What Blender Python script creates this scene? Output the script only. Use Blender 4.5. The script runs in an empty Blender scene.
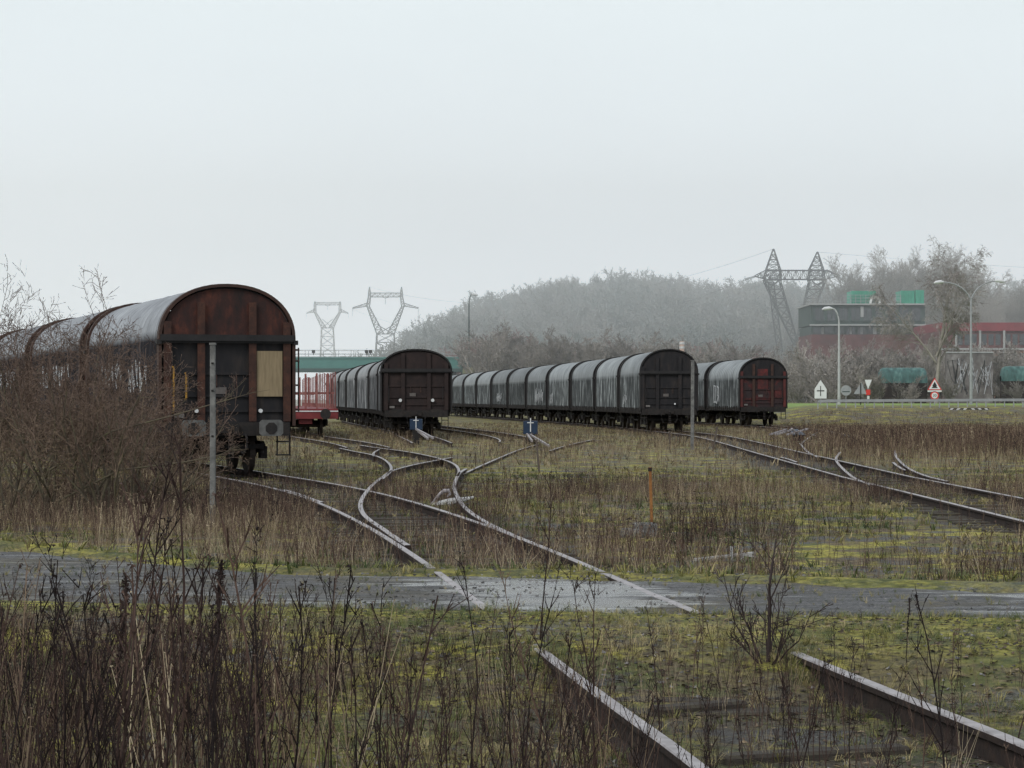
import bpy, math, random
import numpy as np
from mathutils import Vector, Matrix

SC = bpy.context.scene
COL = SC.collection
F = 2300.0          # focal length in pixels at 1024 wide
CZ = 1.86           # eye height
HOR = 398.6         # horizon row
R = math.radians

# ------------------------------------------------------------------ helpers
def link(o): COL.objects.link(o); return o

def tag(o, label=None, cat=None, group=None, kind=None):
    if label: o['label'] = label
    if cat: o['category'] = cat
    if group: o['group'] = group
    if kind: o['kind'] = kind
    return o

def thing(name, label, cat, loc=(0, 0, 0), rz=0.0, group=None):
    o = bpy.data.objects.new(name, None); link(o)
    o.empty_display_size = .3
    o.location = loc; o.rotation_euler = (0, 0, rz)
    return tag(o, label, cat, group)

def dup(root, loc, rz=0.0, label=None, group=None, scale=None):
    kids = {}
    for ob in bpy.data.objects:
        if ob.parent: kids.setdefault(ob.parent.name, []).append(ob)
    def rec(o, par):
        c = o.copy(); link(c)
        if par is not None:
            c.parent = par
        for ch in kids.get(o.name, []): rec(ch, c)
        return c
    r = rec(root, None)
    r.location = loc; r.rotation_euler = (0, 0, rz)
    if scale is not None: r.scale = (scale,)*3 if not isinstance(scale, tuple) else scale
    if label: r['label'] = label
    if group: r['group'] = group
    return r

def raw_mesh(name, V, Fc, mats, mi=None, smooth=False, tint=None):
    """V (n,3), Fc (m,3|4)"""
    V = np.asarray(V, np.float32); Fc = np.asarray(Fc, np.int32)
    me = bpy.data.meshes.new(name)
    me.vertices.add(len(V)); me.vertices.foreach_set('co', V.ravel())
    k = Fc.shape[1]; m = len(Fc)
    me.loops.add(m*k); me.loops.foreach_set('vertex_index', Fc.ravel())
    me.polygons.add(m); me.polygons.foreach_set('loop_start', np.arange(m, dtype=np.int32)*k)
    if mi is not None: me.polygons.foreach_set('material_index', np.asarray(mi, np.int32))
    me.polygons.foreach_set('use_smooth', np.full(m, bool(smooth)))
    for mt in mats: me.materials.append(mt)
    if tint is not None:
        a = me.attributes.new('tint', 'FLOAT', 'POINT'); a.data.foreach_set('value', np.asarray(tint, np.float32))
    me.update(calc_edges=True); me.validate()
    return me

class MB:
    def __init__(s): s.v = []; s.f = []; s.m = []
    def add(s, vs, fs, mi=0):
        n = len(s.v); s.v += [tuple(v) for v in vs]
        for f in fs: s.f.append(tuple(i+n for i in f)); s.m.append(mi)
    def box(s, c, d, mi=0, rz=0.0, rx=0.0, ry=0.0):
        hx, hy, hz = d[0]/2, d[1]/2, d[2]/2
        M = Matrix.Translation(c) @ Matrix.Rotation(rz, 4, 'Z') @ Matrix.Rotation(ry, 4, 'Y') @ Matrix.Rotation(rx, 4, 'X')
        vs = [M @ Vector((x, y, z)) for x in (-hx, hx) for y in (-hy, hy) for z in (-hz, hz)]
        s.add(vs, [(0, 1, 3, 2), (4, 6, 7, 5), (0, 4, 5, 1), (2, 3, 7, 6), (0, 2, 6, 4), (1, 5, 7, 3)], mi)
    def b2(s, a, b, mi=0):
        s.box(((a[0]+b[0])/2, (a[1]+b[1])/2, (a[2]+b[2])/2), (abs(b[0]-a[0]), abs(b[1]-a[1]), abs(b[2]-a[2])), mi)
    def tube(s, pts, r, n=8, mi=0, cap=True):
        pts = [Vector(p) for p in pts]; base = len(s.v)
        rs = r if isinstance(r, (list, tuple)) else [r]*len(pts)
        for i, p in enumerate(pts):
            d = (pts[min(i+1, len(pts)-1)] - pts[max(i-1, 0)])
            if d.length < 1e-9: d = Vector((0, 0, 1))
            d.normalize()
            u = d.cross(Vector((0, 0, 1)) if abs(d.z) < .95 else Vector((0, 1, 0))).normalized(); w = d.cross(u)
            for k in range(n):
                a = 2*math.pi*(k+.5)/n
                s.v.append(tuple(p + (u*math.cos(a)+w*math.sin(a))*rs[i]))
        for i in range(len(pts)-1):
            for k in range(n):
                a = base+i*n+k; b = base+i*n+(k+1) % n
                s.f.append((a, b, b+n, a+n)); s.m.append(mi)
        if cap:
            s.f.append(tuple(base+k for k in range(n))[::-1]); s.m.append(mi)
            s.f.append(tuple(base+(len(pts)-1)*n+k for k in range(n))); s.m.append(mi)
    def bar(s, a, b, w=.05, mi=0, h=None):
        a = Vector(a); b = Vector(b); d = (b-a); L = d.length
        if L < 1e-6: return
        d.normalize(); u = d.cross(Vector((0, 0, 1)) if abs(d.z) < .95 else Vector((0, 1, 0))).normalized(); t = d.cross(u)
        h = h or w; vs = []
        for p in (a, b):
            for x, y in ((-1, -1), (1, -1), (1, 1), (-1, 1)): vs.append(p+u*(x*w/2)+t*(y*h/2))
        s.add(vs, [(3, 2, 1, 0), (4, 5, 6, 7), (0, 1, 5, 4), (1, 2, 6, 5), (2, 3, 7, 6), (3, 0, 4, 7)], mi)
    def disc(s, c, axis, r, t, n=20, mi=0):
        c = Vector(c); ax = Vector(axis).normalized()
        s.tube([c-ax*t/2, c+ax*t/2], r, n, mi)
    def prism(s, poly, y0, y1, mi=0):
        """poly of (x,z) extruded along y"""
        n = len(poly); vs = [(x, y0, z) for x, z in poly]+[(x, y1, z) for x, z in poly]
        fs = [tuple(range(n)), tuple(range(2*n-1, n-1, -1))]+[(i, i+n, (i+1) % n+n, (i+1) % n) for i in range(n)]
        s.add(vs, fs, mi)
    def build(s, name, mats, parent=None, smooth=False, bevel=0.0):
        if not isinstance(mats, (list, tuple)): mats = [mats]
        me = bpy.data.meshes.new(name); me.from_pydata(s.v, [], s.f)
        for m in mats: me.materials.append(m)
        me.polygons.foreach_set('material_index', s.m)
        me.update()
        import bmesh
        bm = bmesh.new(); bm.from_mesh(me); bmesh.ops.recalc_face_normals(bm, faces=bm.faces)
        if bevel:
            bmesh.ops.remove_doubles(bm, verts=bm.verts, dist=1e-5)
            bmesh.ops.bevel(bm, geom=bm.edges[:]+bm.verts[:], offset=bevel, segments=1, affect='EDGES', clamp_overlap=True)
        bm.to_mesh(me); bm.free()
        if smooth: me.shade_smooth() if hasattr(me, 'shade_smooth') else None
        o = bpy.data.objects.new(name, me); link(o)
        if smooth == 'auto': 
            pass
        if parent: o.parent = parent
        return o

# ------------------------------------------------------------------ materials
def mat(name, cols, scale=4.0, rough=.8, metal=0.0, bump=0.0, coord='Object', stretch=(1, 1, 1), detail=6, spec=.3,
        vary=0.0, attr=None, contrast=1.0, rough2=None, trans=0.0):
    m = bpy.data.materials.new(name); m.use_nodes = True; nt = m.node_tree; N = nt.nodes; L = nt.links
    b = N['Principled BSDF']; b.inputs['Metallic'].default_value = metal; b.inputs['Roughness'].default_value = rough
    b.inputs['Specular IOR Level'].default_value = spec
    tc = N.new('ShaderNodeTexCoord'); mp = N.new('ShaderNodeMapping'); mp.inputs['Scale'].default_value = stretch
    L.new(tc.outputs[coord], mp.inputs['Vector'])
    no = N.new('ShaderNodeTexNoise'); no.inputs['Scale'].default_value = scale; no.inputs['Detail'].default_value = detail
    no.inputs['Roughness'].default_value = .65
    L.new(mp.outputs[0], no.inputs['Vector'])
    cr = N.new('ShaderNodeValToRGB'); e = cr.color_ramp.elements
    n = len(cols)
    while len(e) < n: e.new(.5)
    lo, hi = .5-.25/contrast, .5+.25/contrast
    for i, c in enumerate(cols):
        e[i].position = lo+(hi-lo)*(i/max(n-1, 1)); e[i].color = (*c, 1)
    if attr:
        at = N.new('ShaderNodeAttribute'); at.attribute_name = attr
        # mix attribute and noise
        ad = N.new('ShaderNodeMath'); ad.operation = 'MULTIPLY_ADD'; ad.inputs[1].default_value = .5; ad.inputs[2].default_value = .25
        L.new(at.outputs['Fac'], ad.inputs[0])
        a2 = N.new('ShaderNodeMath'); a2.operation = 'MULTIPLY_ADD'; a2.inputs[1].default_value = .35; a2.inputs[2].default_value = -.175
        L.new(no.outputs['Fac'], a2.inputs[0])
        a3 = N.new('ShaderNodeMath'); a3.operation = 'ADD'; L.new(ad.outputs[0], a3.inputs[0]); L.new(a2.outputs[0], a3.inputs[1])
        L.new(a3.outputs[0], cr.inputs[0])
    else:
        L.new(no.outputs['Fac'], cr.inputs[0])
    out = cr.outputs[0]
    if vary:
        oi = N.new('ShaderNodeObjectInfo'); hs = N.new('ShaderNodeHueSaturation')
        mr = N.new('ShaderNodeMapRange'); mr.inputs['To Min'].default_value = 1-vary; mr.inputs['To Max'].default_value = 1+vary
        L.new(oi.outputs['Random'], mr.inputs['Value']); L.new(mr.outputs[0], hs.inputs['Value']); L.new(out, hs.inputs['Color']); out = hs.outputs[0]
    L.new(out, b.inputs['Base Color'])
    if rough2 is not None:
        mr = N.new('ShaderNodeMapRange'); mr.inputs['From Min'].default_value = .35; mr.inputs['From Max'].default_value = .65
        mr.inputs['To Min'].default_value = rough; mr.inputs['To Max'].default_value = rough2
        L.new(no.outputs['Fac'], mr.inputs['Value']); L.new(mr.outputs[0], b.inputs['Roughness'])
    if bump:
        bp = N.new('ShaderNodeBump'); bp.inputs['Strength'].default_value = min(1, bump); bp.inputs['Distance'].default_value = .02
        L.new(no.outputs['Fac'], bp.inputs['Height']); L.new(bp.outputs[0], b.inputs['Normal'])
    return m

def nodes(m): return m.node_tree.nodes, m.node_tree.links
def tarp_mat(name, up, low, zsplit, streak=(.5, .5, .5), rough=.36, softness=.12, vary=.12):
    """hood skin: sky reflection painted into the paler upper shell, darker sides with vertical dirt streaks (object space)"""
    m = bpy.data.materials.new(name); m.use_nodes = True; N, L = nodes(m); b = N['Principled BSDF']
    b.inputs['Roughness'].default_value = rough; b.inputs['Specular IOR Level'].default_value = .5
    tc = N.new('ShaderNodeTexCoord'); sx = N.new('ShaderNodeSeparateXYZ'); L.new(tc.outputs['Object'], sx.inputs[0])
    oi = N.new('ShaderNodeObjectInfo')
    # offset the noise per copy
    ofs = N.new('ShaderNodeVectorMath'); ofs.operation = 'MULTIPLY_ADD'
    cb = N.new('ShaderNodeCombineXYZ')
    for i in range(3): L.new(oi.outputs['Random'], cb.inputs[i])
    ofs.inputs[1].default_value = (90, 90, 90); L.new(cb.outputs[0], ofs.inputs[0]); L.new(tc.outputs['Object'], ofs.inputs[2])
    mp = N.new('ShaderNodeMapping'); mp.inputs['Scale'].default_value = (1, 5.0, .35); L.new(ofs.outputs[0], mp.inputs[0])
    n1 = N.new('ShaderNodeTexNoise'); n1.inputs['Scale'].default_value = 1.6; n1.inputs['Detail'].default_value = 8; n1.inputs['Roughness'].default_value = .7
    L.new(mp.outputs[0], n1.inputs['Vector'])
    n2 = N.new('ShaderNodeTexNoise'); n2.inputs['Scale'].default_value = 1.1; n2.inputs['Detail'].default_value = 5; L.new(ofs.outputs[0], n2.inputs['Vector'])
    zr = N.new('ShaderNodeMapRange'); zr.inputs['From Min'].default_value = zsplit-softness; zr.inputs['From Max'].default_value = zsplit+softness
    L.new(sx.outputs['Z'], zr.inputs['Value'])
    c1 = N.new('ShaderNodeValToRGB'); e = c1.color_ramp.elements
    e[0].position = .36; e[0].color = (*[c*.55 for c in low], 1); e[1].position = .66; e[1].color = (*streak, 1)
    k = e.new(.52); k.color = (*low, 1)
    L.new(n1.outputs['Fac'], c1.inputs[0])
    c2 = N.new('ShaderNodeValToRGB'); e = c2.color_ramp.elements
    e[0].position = .35; e[0].color = (*[c*.6 for c in up], 1); e[1].position = .62; e[1].color = (*up, 1)  # paler upper colour stands in for reflected sky
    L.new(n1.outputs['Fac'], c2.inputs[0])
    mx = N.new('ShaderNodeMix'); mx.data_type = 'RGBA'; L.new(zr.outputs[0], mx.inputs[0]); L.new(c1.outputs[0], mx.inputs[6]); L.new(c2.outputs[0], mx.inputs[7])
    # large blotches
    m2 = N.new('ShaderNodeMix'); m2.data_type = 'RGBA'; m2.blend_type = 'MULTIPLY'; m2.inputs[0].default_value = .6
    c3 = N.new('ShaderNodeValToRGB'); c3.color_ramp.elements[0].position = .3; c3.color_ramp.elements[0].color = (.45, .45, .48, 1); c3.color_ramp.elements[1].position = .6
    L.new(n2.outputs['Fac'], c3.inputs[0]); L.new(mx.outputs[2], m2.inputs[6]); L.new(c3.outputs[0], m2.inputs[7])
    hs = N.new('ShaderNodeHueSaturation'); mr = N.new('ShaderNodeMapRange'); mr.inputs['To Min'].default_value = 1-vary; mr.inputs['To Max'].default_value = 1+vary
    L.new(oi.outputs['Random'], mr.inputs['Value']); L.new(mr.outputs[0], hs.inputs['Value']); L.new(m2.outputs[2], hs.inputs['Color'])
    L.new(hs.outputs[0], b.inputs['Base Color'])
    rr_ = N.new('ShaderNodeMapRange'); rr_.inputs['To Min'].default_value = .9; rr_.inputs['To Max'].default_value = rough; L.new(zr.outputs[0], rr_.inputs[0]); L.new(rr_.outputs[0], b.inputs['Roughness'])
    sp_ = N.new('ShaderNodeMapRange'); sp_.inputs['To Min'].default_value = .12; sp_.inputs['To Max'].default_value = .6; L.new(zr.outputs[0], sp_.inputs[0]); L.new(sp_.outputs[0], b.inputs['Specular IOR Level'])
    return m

M = {}
M['rust_panel'] = mat('rust_panel', [(.014, .009, .009), (.034, .013, .011), (.085, .026, .016)], 2.6, .75, bump=.3, contrast=1.5, stretch=(1, 1, .45))
M['rust_post'] = mat('rust_post', [(.020, .012, .011), (.045, .020, .015), (.09, .036, .022)], 5, .8, bump=.3)
M['dark_panel'] = mat('dark_panel', [(.005, .005, .007), (.011, .010, .012), (.030, .023, .021)], 3, .7, bump=.2, stretch=(1.4, 1, .35))
M['brown_panel'] = mat('brown_panel', [(.009, .006, .007), (.018, .011, .011), (.034, .020, .018)], 1.6, .75, bump=.2)
M['red_panel'] = mat('red_panel', [(.014, .013, .016), (.028, .014, .015), (.11, .014, .014)], 1.3, .65, bump=.2, contrast=1.2)
M['red_faded'] = mat('red_faded', [(.02, .012, .014), (.055, .014, .014), (.13, .02, .02)], 2.5, .7)
M['red_post'] = mat('red_post', [(.03, .015, .015), (.11, .02, .018)], 2, .7)
M['under'] = mat('under', [(.008, .008, .009), (.018, .016, .016), (.035, .026, .022)], 6, .85, bump=.3)
M['wheel'] = mat('wheel', [(.02, .017, .016), (.05, .035, .028)], 8, .7)
M['plywood'] = mat('plywood', [(.15, .115, .07), (.27, .21, .13)], 3, .8, stretch=(6, 1, .6))
M['buffer_white'] = mat('buffer_white', [(.04, .04, .04), (.14, .14, .137)], 5, .7)
M['yellow_rail'] = mat('yellow_rail', [(.20, .11, .02), (.42, .22, .03)], 8, .6)
M['white_paint'] = mat('white_paint', [(.38, .39, .40), (.62, .63, .64)], 8, .6)
M['graffiti'] = mat('graffiti', [(.28, .29, .31), (.5, .52, .54)], 6, .7)
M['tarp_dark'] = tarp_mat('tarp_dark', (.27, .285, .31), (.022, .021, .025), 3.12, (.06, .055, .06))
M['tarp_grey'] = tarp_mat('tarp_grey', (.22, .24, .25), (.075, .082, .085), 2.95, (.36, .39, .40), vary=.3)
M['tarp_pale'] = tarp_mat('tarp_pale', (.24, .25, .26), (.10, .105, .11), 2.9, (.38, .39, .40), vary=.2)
M['bow'] = mat('bow', [(.009, .009, .010), (.022, .020, .021)], 4, .7)
M['bow_rust'] = mat('bow_rust', [(.02, .013, .012), (.06, .028, .02)], 4, .7)
M['stake_red'] = mat('stake_red', [(.10, .035, .035), (.20, .075, .07), (.30, .15, .135)], 3, .7)
M['deck_red'] = mat('deck_red', [(.09, .018, .02), (.19, .028, .032)], 3, .6)
M['green_steel'] = mat('green_steel', [(.03, .13, .12), (.05, .19, .17)], 1, .55)
M['green_dark'] = mat('green_dark', [(.02, .05, .05), (.035, .075, .07)], 1, .7)
M['galv'] = mat('galv', [(.22, .23, .24), (.34, .35, .36)], 3, .5, metal=.3)
M['pylon'] = mat('pylon', [(.02, .022, .026), (.045, .048, .052)], 3, .6, metal=.2)
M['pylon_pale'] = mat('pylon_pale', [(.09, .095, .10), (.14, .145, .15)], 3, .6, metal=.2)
M['insulator'] = mat('insulator', [(.05, .06, .06), (.09, .10, .10)], 3, .3)
M['wire'] = mat('wire', [(.08, .08, .09), (.12, .12, .13)], 3, .6)
M['glass_dark'] = mat('glass_dark', [(.01, .013, .016), (.035, .04, .045)], 2, .15, spec=.6)
M['sign_back'] = mat('sign_back', [(.50, .52, .52), (.66, .67, .67)], 2, .5)
M['sign_red'] = mat('sign_red', [(.45, .03, .03), (.55, .05, .04)], 2, .5)
M['sign_black'] = mat('sign_black', [(.015, .015, .015), (.03, .03, .03)], 2, .5)
M['blue_plate'] = mat('blue_plate', [(.008, .017, .04), (.015, .035, .07)], 4, .5)
M['rail_head'] = mat('rail_head', [(.10, .08, .08), (.27, .245, .255), (.40, .375, .39)], 7, .40, metal=.25, rough2=.55, spec=.6, contrast=1.2)
M['rail_side'] = mat('rail_side', [(.008, .006, .006), (.022, .014, .012), (.045, .028, .02)], 12, .85, bump=.4)
M['sleeper'] = mat('sleeper', [(.018, .015, .013), (.045, .038, .032), (.07, .065, .04)], 5, .9, bump=.6, stretch=(.5, 4, 4))
M['concrete_post'] = mat('concrete_post', [(.05, .05, .05), (.12, .12, .118), (.22, .22, .21)], 7, .85, bump=.4)
M['orange_rust'] = mat('orange_rust', [(.05, .02, .012), (.20, .085, .025), (.33, .16, .05)], 9, .7)
M['pale_wood'] = mat('pale_wood', [(.20, .20, .20), (.38, .38, .38)], 9, .7)
M['dead_wood'] = mat('dead_wood', [(.05, .04, .035), (.12, .10, .085)], 9, .9, bump=.4)
M['brick_red'] = mat('brick_red', [(.05, .025, .026), (.11, .04, .04), (.15, .06, .055)], .35, .85)
M['brick_orange'] = mat('brick_orange', [(.13, .07, .05), (.24, .13, .09)], .7, .85)
M['paint_red'] = mat('paint_red', [(.13, .022, .03), (.24, .04, .052)], .6, .6)
M['conc_dark'] = mat('conc_dark', [(.022, .04, .038), (.05, .078, .07)], .7, .85, stretch=(1, 1, .4))
M['conc_wall'] = mat('conc_wall', [(.07, .06, .058), (.13, .12, .115), (.24, .23, .225)], .8, .85, contrast=1.5)
M['conc_light'] = mat('conc_light', [(.25, .26, .26), (.36, .37, .37)], .8, .85)
M['cabin_green'] = mat('cabin_green', [(.02, .20, .13), (.03, .30, .20)], .8, .5)
M['tarp_green'] = mat('tarp_green', [(.02, .045, .045), (.045, .11, .105), (.12, .21, .20)], 1.1, .6, stretch=(1.5, 1, .5), contrast=1.4)
M['lamp_pole'] = mat('lamp_pole', [(.30, .31, .31), (.42, .43, .43)], 2, .5)
M['lamp_head'] = mat('lamp_head', [(.45, .46, .47), (.6, .61, .62)], 2, .4)
M['chimney'] = mat('chimney', [(.45, .30, .24), (.55, .42, .36)], 1, .8)
M['bark'] = mat('bark', [(.045, .035, .028), (.085, .07, .05), (.12, .11, .06)], 6, .9, bump=.4)
M['twig_bush'] = mat('twig_bush', [(.045, .028, .026), (.12, .082, .062), (.24, .20, .11)], 1.3, .85, attr='tint')
M['twig_red'] = mat('twig_red', [(.17, .10, .095), (.30, .19, .17)], .3, .9, vary=.2)
M['twig_grey'] = mat('twig_grey', [(.17, .155, .145), (.31, .285, .26)], .3, .9, vary=.25)
M['birch'] = mat('birch', [(.10, .09, .08), (.22, .20, .18), (.32, .30, .28)], 1.2, .8)
M['twig_birch'] = mat('twig_birch', [(.15, .13, .125), (.26, .24, .23), (.36, .34, .33)], .5, .85)
M['wood_far'] = mat('wood_far', [(.09, .11, .11), (.15, .165, .16), (.22, .215, .205), (.14, .17, .165)], .03, .95, attr='tint')
M['weed'] = mat('weed', [(.010, .005, .005), (.040, .022, .018), (.10, .062, .047), (.22, .165, .11), (.42, .35, .24)], 5, .85, attr='tint')
M['straw'] = mat('straw', [(.07, .055, .035), (.18, .14, .08), (.36, .30, .19)], 5, .8, attr='tint')
M['grass'] = mat('grass', [(.035, .055, .018), (.09, .11, .035), (.20, .18, .06), (.34, .28, .15)], 5, .75, attr='tint')
M['leaf_dark'] = mat('leaf_dark', [(.012, .022, .008), (.035, .05, .015)], 8, .6, attr='tint')
M['black_twig'] = mat('black_twig', [(.015, .010, .010), (.035, .022, .022)], 8, .8)

# ground
def ground_material():
    m = bpy.data.materials.new('ground'); m.use_nodes = True; N, L = nodes(m); b = N['Principled BSDF']
    b.inputs['Roughness'].default_value = .9; b.inputs['Specular IOR Level'].default_value = .25
    tc = N.new('ShaderNodeTexCoord')
    def noise(scale, detail=6, rough=.6, st=(1, 1, 1), off=(0, 0, 0)):
        mp = N.new('ShaderNodeMapping'); mp.inputs['Scale'].default_value = st; mp.inputs['Location'].default_value = off
        L.new(tc.outputs['Object'], mp.inputs[0]); n = N.new('ShaderNodeTexNoise')
        n.inputs['Scale'].default_value = scale; n.inputs['Detail'].default_value = detail; n.inputs['Roughness'].default_value = rough
        L.new(mp.outputs[0], n.inputs['Vector']); return n.outputs['Fac']
    def ramp(f, stops):
        c = N.new('ShaderNodeValToRGB'); e = c.color_ramp.elements
        while len(e) < len(stops): e.new(.5)
        for i, (p, col) in enumerate(stops): e[i].position = p; e[i].color = (*col, 1)
        L.new(f, c.inputs[0]); return c.outputs[0]
    def mix(f, a, b_, mode='MIX'):
        x = N.new('ShaderNodeMix'); x.data_type = 'RGBA'; x.blend_type = mode
        if isinstance(f, float): x.inputs[0].default_value = f
        else: L.new(f, x.inputs[0])
        L.new(a, x.inputs[6]); L.new(b_, x.inputs[7]); return x.outputs[2]
    soil = ramp(noise(14, 10, .75), [(.3, (.020, .016, .012)), (.46, (.075, .058, .040)), (.58, (.17, .135, .085)), (.72, (.30, .25, .16))])
    moss = ramp(noise(9, 10, .75, off=(5, 2, 0)), [(.34, (.02, .02, .008)), (.44, (.12, .11, .026)), (.54, (.36, .33, .06)), (.66, (.48, .42, .14))])
    green = ramp(noise(11, 10, .7, off=(9, 2, 0)), [(.3, (.022, .028, .012)), (.5, (.085, .098, .034)), (.7, (.20, .20, .085))])
    grav = ramp(noise(38, 6, .8, off=(1, 2, 0)), [(.35, (.02, .02, .022)), (.5, (.085, .085, .085)), (.7, (.24, .24, .23))])
    patch = ramp(noise(.75, 8, .72), [(.49, (0, 0, 0)), (.57, (1, 1, 1))])
    p2 = ramp(noise(1.0, 8, .72, off=(30, 7, 0)), [(.52, (0, 0, 0)), (.58, (1, 1, 1))])
    p3 = ramp(noise(.9, 8, .72, off=(-30, 17, 0)), [(.53, (0, 0, 0)), (.58, (1, 1, 1))])
    at = N.new('ShaderNodeAttribute'); at.attribute_name = 'green'
    at2 = N.new('ShaderNodeAttribute'); at2.attribute_name = 'lawn'
    c = mix(patch, soil, moss); c = mix(p2, c, green); c = mix(p3, c, grav)
    gm = mix(ramp(noise(2.2, 6, .7, off=(3, 3, 0)), [(.42, (0, 0, 0)), (.56, (1, 1, 1))]), green, moss)
    c = mix(at.outputs['Fac'], c, gm)
    at3 = N.new('ShaderNodeAttribute'); at3.attribute_name = 'ballast'
    c = mix(at3.outputs['Fac'], c, ramp(noise(30, 8, .8, off=(7, 2, 0)), [(.36, (.012, .011, .011)), (.5, (.05, .045, .042)), (.6, (.11, .10, .09)), (.7, (.22, .21, .19))]))
    lawn = ramp(noise(.5, 5), [(.3, (.13, .20, .05)), (.7, (.22, .30, .10))])
    c = mix(at2.outputs['Fac'], c, lawn)
    L.new(c, b.inputs['Base Color'])
    bp = N.new('ShaderNodeBump'); bp.inputs['Strength'].default_value = .9; bp.inputs['Distance'].default_value = .035
    L.new(noise(18, 8, .75), bp.inputs['Height']); L.new(bp.outputs[0], b.inputs['Normal'])
    return m
def road_material():
    m = bpy.data.materials.new('road'); m.use_nodes = True; N, L = nodes(m); b = N['Principled BSDF']
    tc = N.new('ShaderNodeTexCoord')
    def noise(scale, detail=6, rough=.6, st=(1, 1, 1), off=(0, 0, 0)):
        mp = N.new('ShaderNodeMapping'); mp.inputs['Scale'].default_value = st; mp.inputs['Location'].default_value = off
        L.new(tc.outputs['Object'], mp.inputs[0]); n = N.new('ShaderNodeTexNoise')
        n.inputs['Scale'].default_value = scale; n.inputs['Detail'].default_value = detail; n.inputs['Roughness'].default_value = rough
        L.new(mp.outputs[0], n.inputs['Vector']); return n.outputs['Fac']
    def ramp(f, stops):
        c = N.new('ShaderNodeValToRGB'); e = c.color_ramp.elements
        while len(e) < len(stops): e.new(.5)
        for i, (p, col) in enumerate(stops): e[i].position = p; e[i].color = (*col, 1)
        L.new(f, c.inputs[0]); return c.outputs[0]
    def mix(f, a, b_, mode='MIX'):
        x = N.new('ShaderNodeMix'); x.data_type = 'RGBA'; x.blend_type = mode
        if isinstance(f, float): x.inputs[0].default_value = f
        else: L.new(f, x.inputs[0])
        L.new(a, x.inputs[6]); L.new(b_, x.inputs[7]); return x.outputs[2]
    st = ramp(noise(30, 8, .85), [(.36, (.010, .010, .012)), (.47, (.055, .054, .058)), (.56, (.13, .13, .135)), (.68, (.34, .33, .33))])
    dirt = ramp(noise(12, 8, .8, off=(4, 0, 0)), [(.35, (.03, .025, .018)), (.55, (.09, .075, .05)), (.7, (.15, .16, .05))])
    c = mix(ramp(noise(.9, 7, .72, off=(2, 5, 0)), [(.47, (0, 0, 0)), (.60, (1, 1, 1))]), st, dirt)
    c = mix(.85, c, ramp(noise(4.5, 9, .8, (.45, 1, 1), (8, 1, 0)), [(.38, (.28, .27, .26)), (.48, (.75, .74, .74)), (.60, (1.35, 1.35, 1.38))]), 'MULTIPLY')
    c = mix(.7, c, ramp(noise(2.2, 12, .9, (.3, 2.2, 1), (3, 9, 0)), [(.487, (1, 1, 1)), (.5, (.15, .14, .13)), (.513, (1, 1, 1))]), 'MULTIPLY')
    L.new(c, b.inputs['Base Color'])
    # shallow puddles, biggest where the track crosses
    at = N.new('ShaderNodeAttribute'); at.attribute_name = 'wet'
    ad = N.new('ShaderNodeMath'); ad.operation = 'MULTIPLY_ADD'; ad.inputs[1].default_value = .26; L.new(at.outputs['Fac'], ad.inputs[0]); L.new(noise(1.7, 8, .7, (.5, 1.6, 1)), ad.inputs[2])
    def rng(a, c_):
        r = N.new('ShaderNodeMapRange'); r.inputs['From Min'].default_value = .60; r.inputs['From Max'].default_value = .70; r.inputs['To Min'].default_value = a; r.inputs['To Max'].default_value = c_
        L.new(ad.outputs[0], r.inputs[0]); return r.outputs[0]
    L.new(rng(.7, .12), b.inputs['Roughness'])
    bp = N.new('ShaderNodeBump'); bp.inputs['Distance'].default_value = .03; L.new(rng(1.0, .10), bp.inputs['Strength'])
    L.new(noise(26, 8, .8), bp.inputs['Height']); L.new(bp.outputs[0], b.inputs['Normal'])
    return m
M['ground'] = ground_material(); M['road'] = road_material()
M['hill'] = mat('hill', [(.03, .032, .025), (.06, .06, .045)], .05, .95)
M['bank'] = mat('bank', [(.06, .055, .03), (.11, .10, .055), (.10, .12, .05)], .15, .95)

# ------------------------------------------------------------------ terrain functions
def sst(a, b, x):
    t = np.clip((np.asarray(x, float)-a)/(b-a), 0, 1); return t*t*(3-2*t)
def g0(Y): return np.interp(Y, [-60, 0, 10, 19, 28, 50, 4000], [.22, .22, .22, .10, .11, 0, 0])
def road_far(X): return np.interp(X, [-40, -12, -5.5, -3, -1.6, .5, 4.3, 12, 40], [46, 31, 24.8, 21.9, 21.0, 20.7, 19.2, 17.2, 12.5])
def road_near(X): return np.interp(X, [-40, -12, -5.5, -1.3, .2, 4, 12, 40], [38, 25, 18.9, 17.5, 17.1, 16.6, 14.8, 9.0])
_rng = np.random.default_rng(5)
def _lat(seed):
    r = np.random.default_rng(seed); return r.random((256, 256))
_L1 = _lat(1)
def vnoise(x, y, off=0):
    x = np.asarray(x, float)+off*17.3; y = np.asarray(y, float)+off*31.7
    xi = np.floor(x).astype(int); yi = np.floor(y).astype(int); fx = x-xi; fy = y-yi
    fx = fx*fx*(3-2*fx); fy = fy*fy*(3-2*fy)
    g = lambda a, b: _L1[a % 256, b % 256]
    return (g(xi, yi)*(1-fx)+g(xi+1, yi)*fx)*(1-fy)+(g(xi, yi+1)*(1-fx)+g(xi+1, yi+1)*fx)*fy
def fbm(x, y, off=0, o=3):
    s = 0; a = .5; t = 0
    for i in range(o): s = s+a*vnoise(x*2**i, y*2**i, off+i); t += a; a *= .5
    return s/t
def on_road(X, Y):
    return (Y > road_near(X)-.1) & (Y < road_far(X)+.1)
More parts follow.
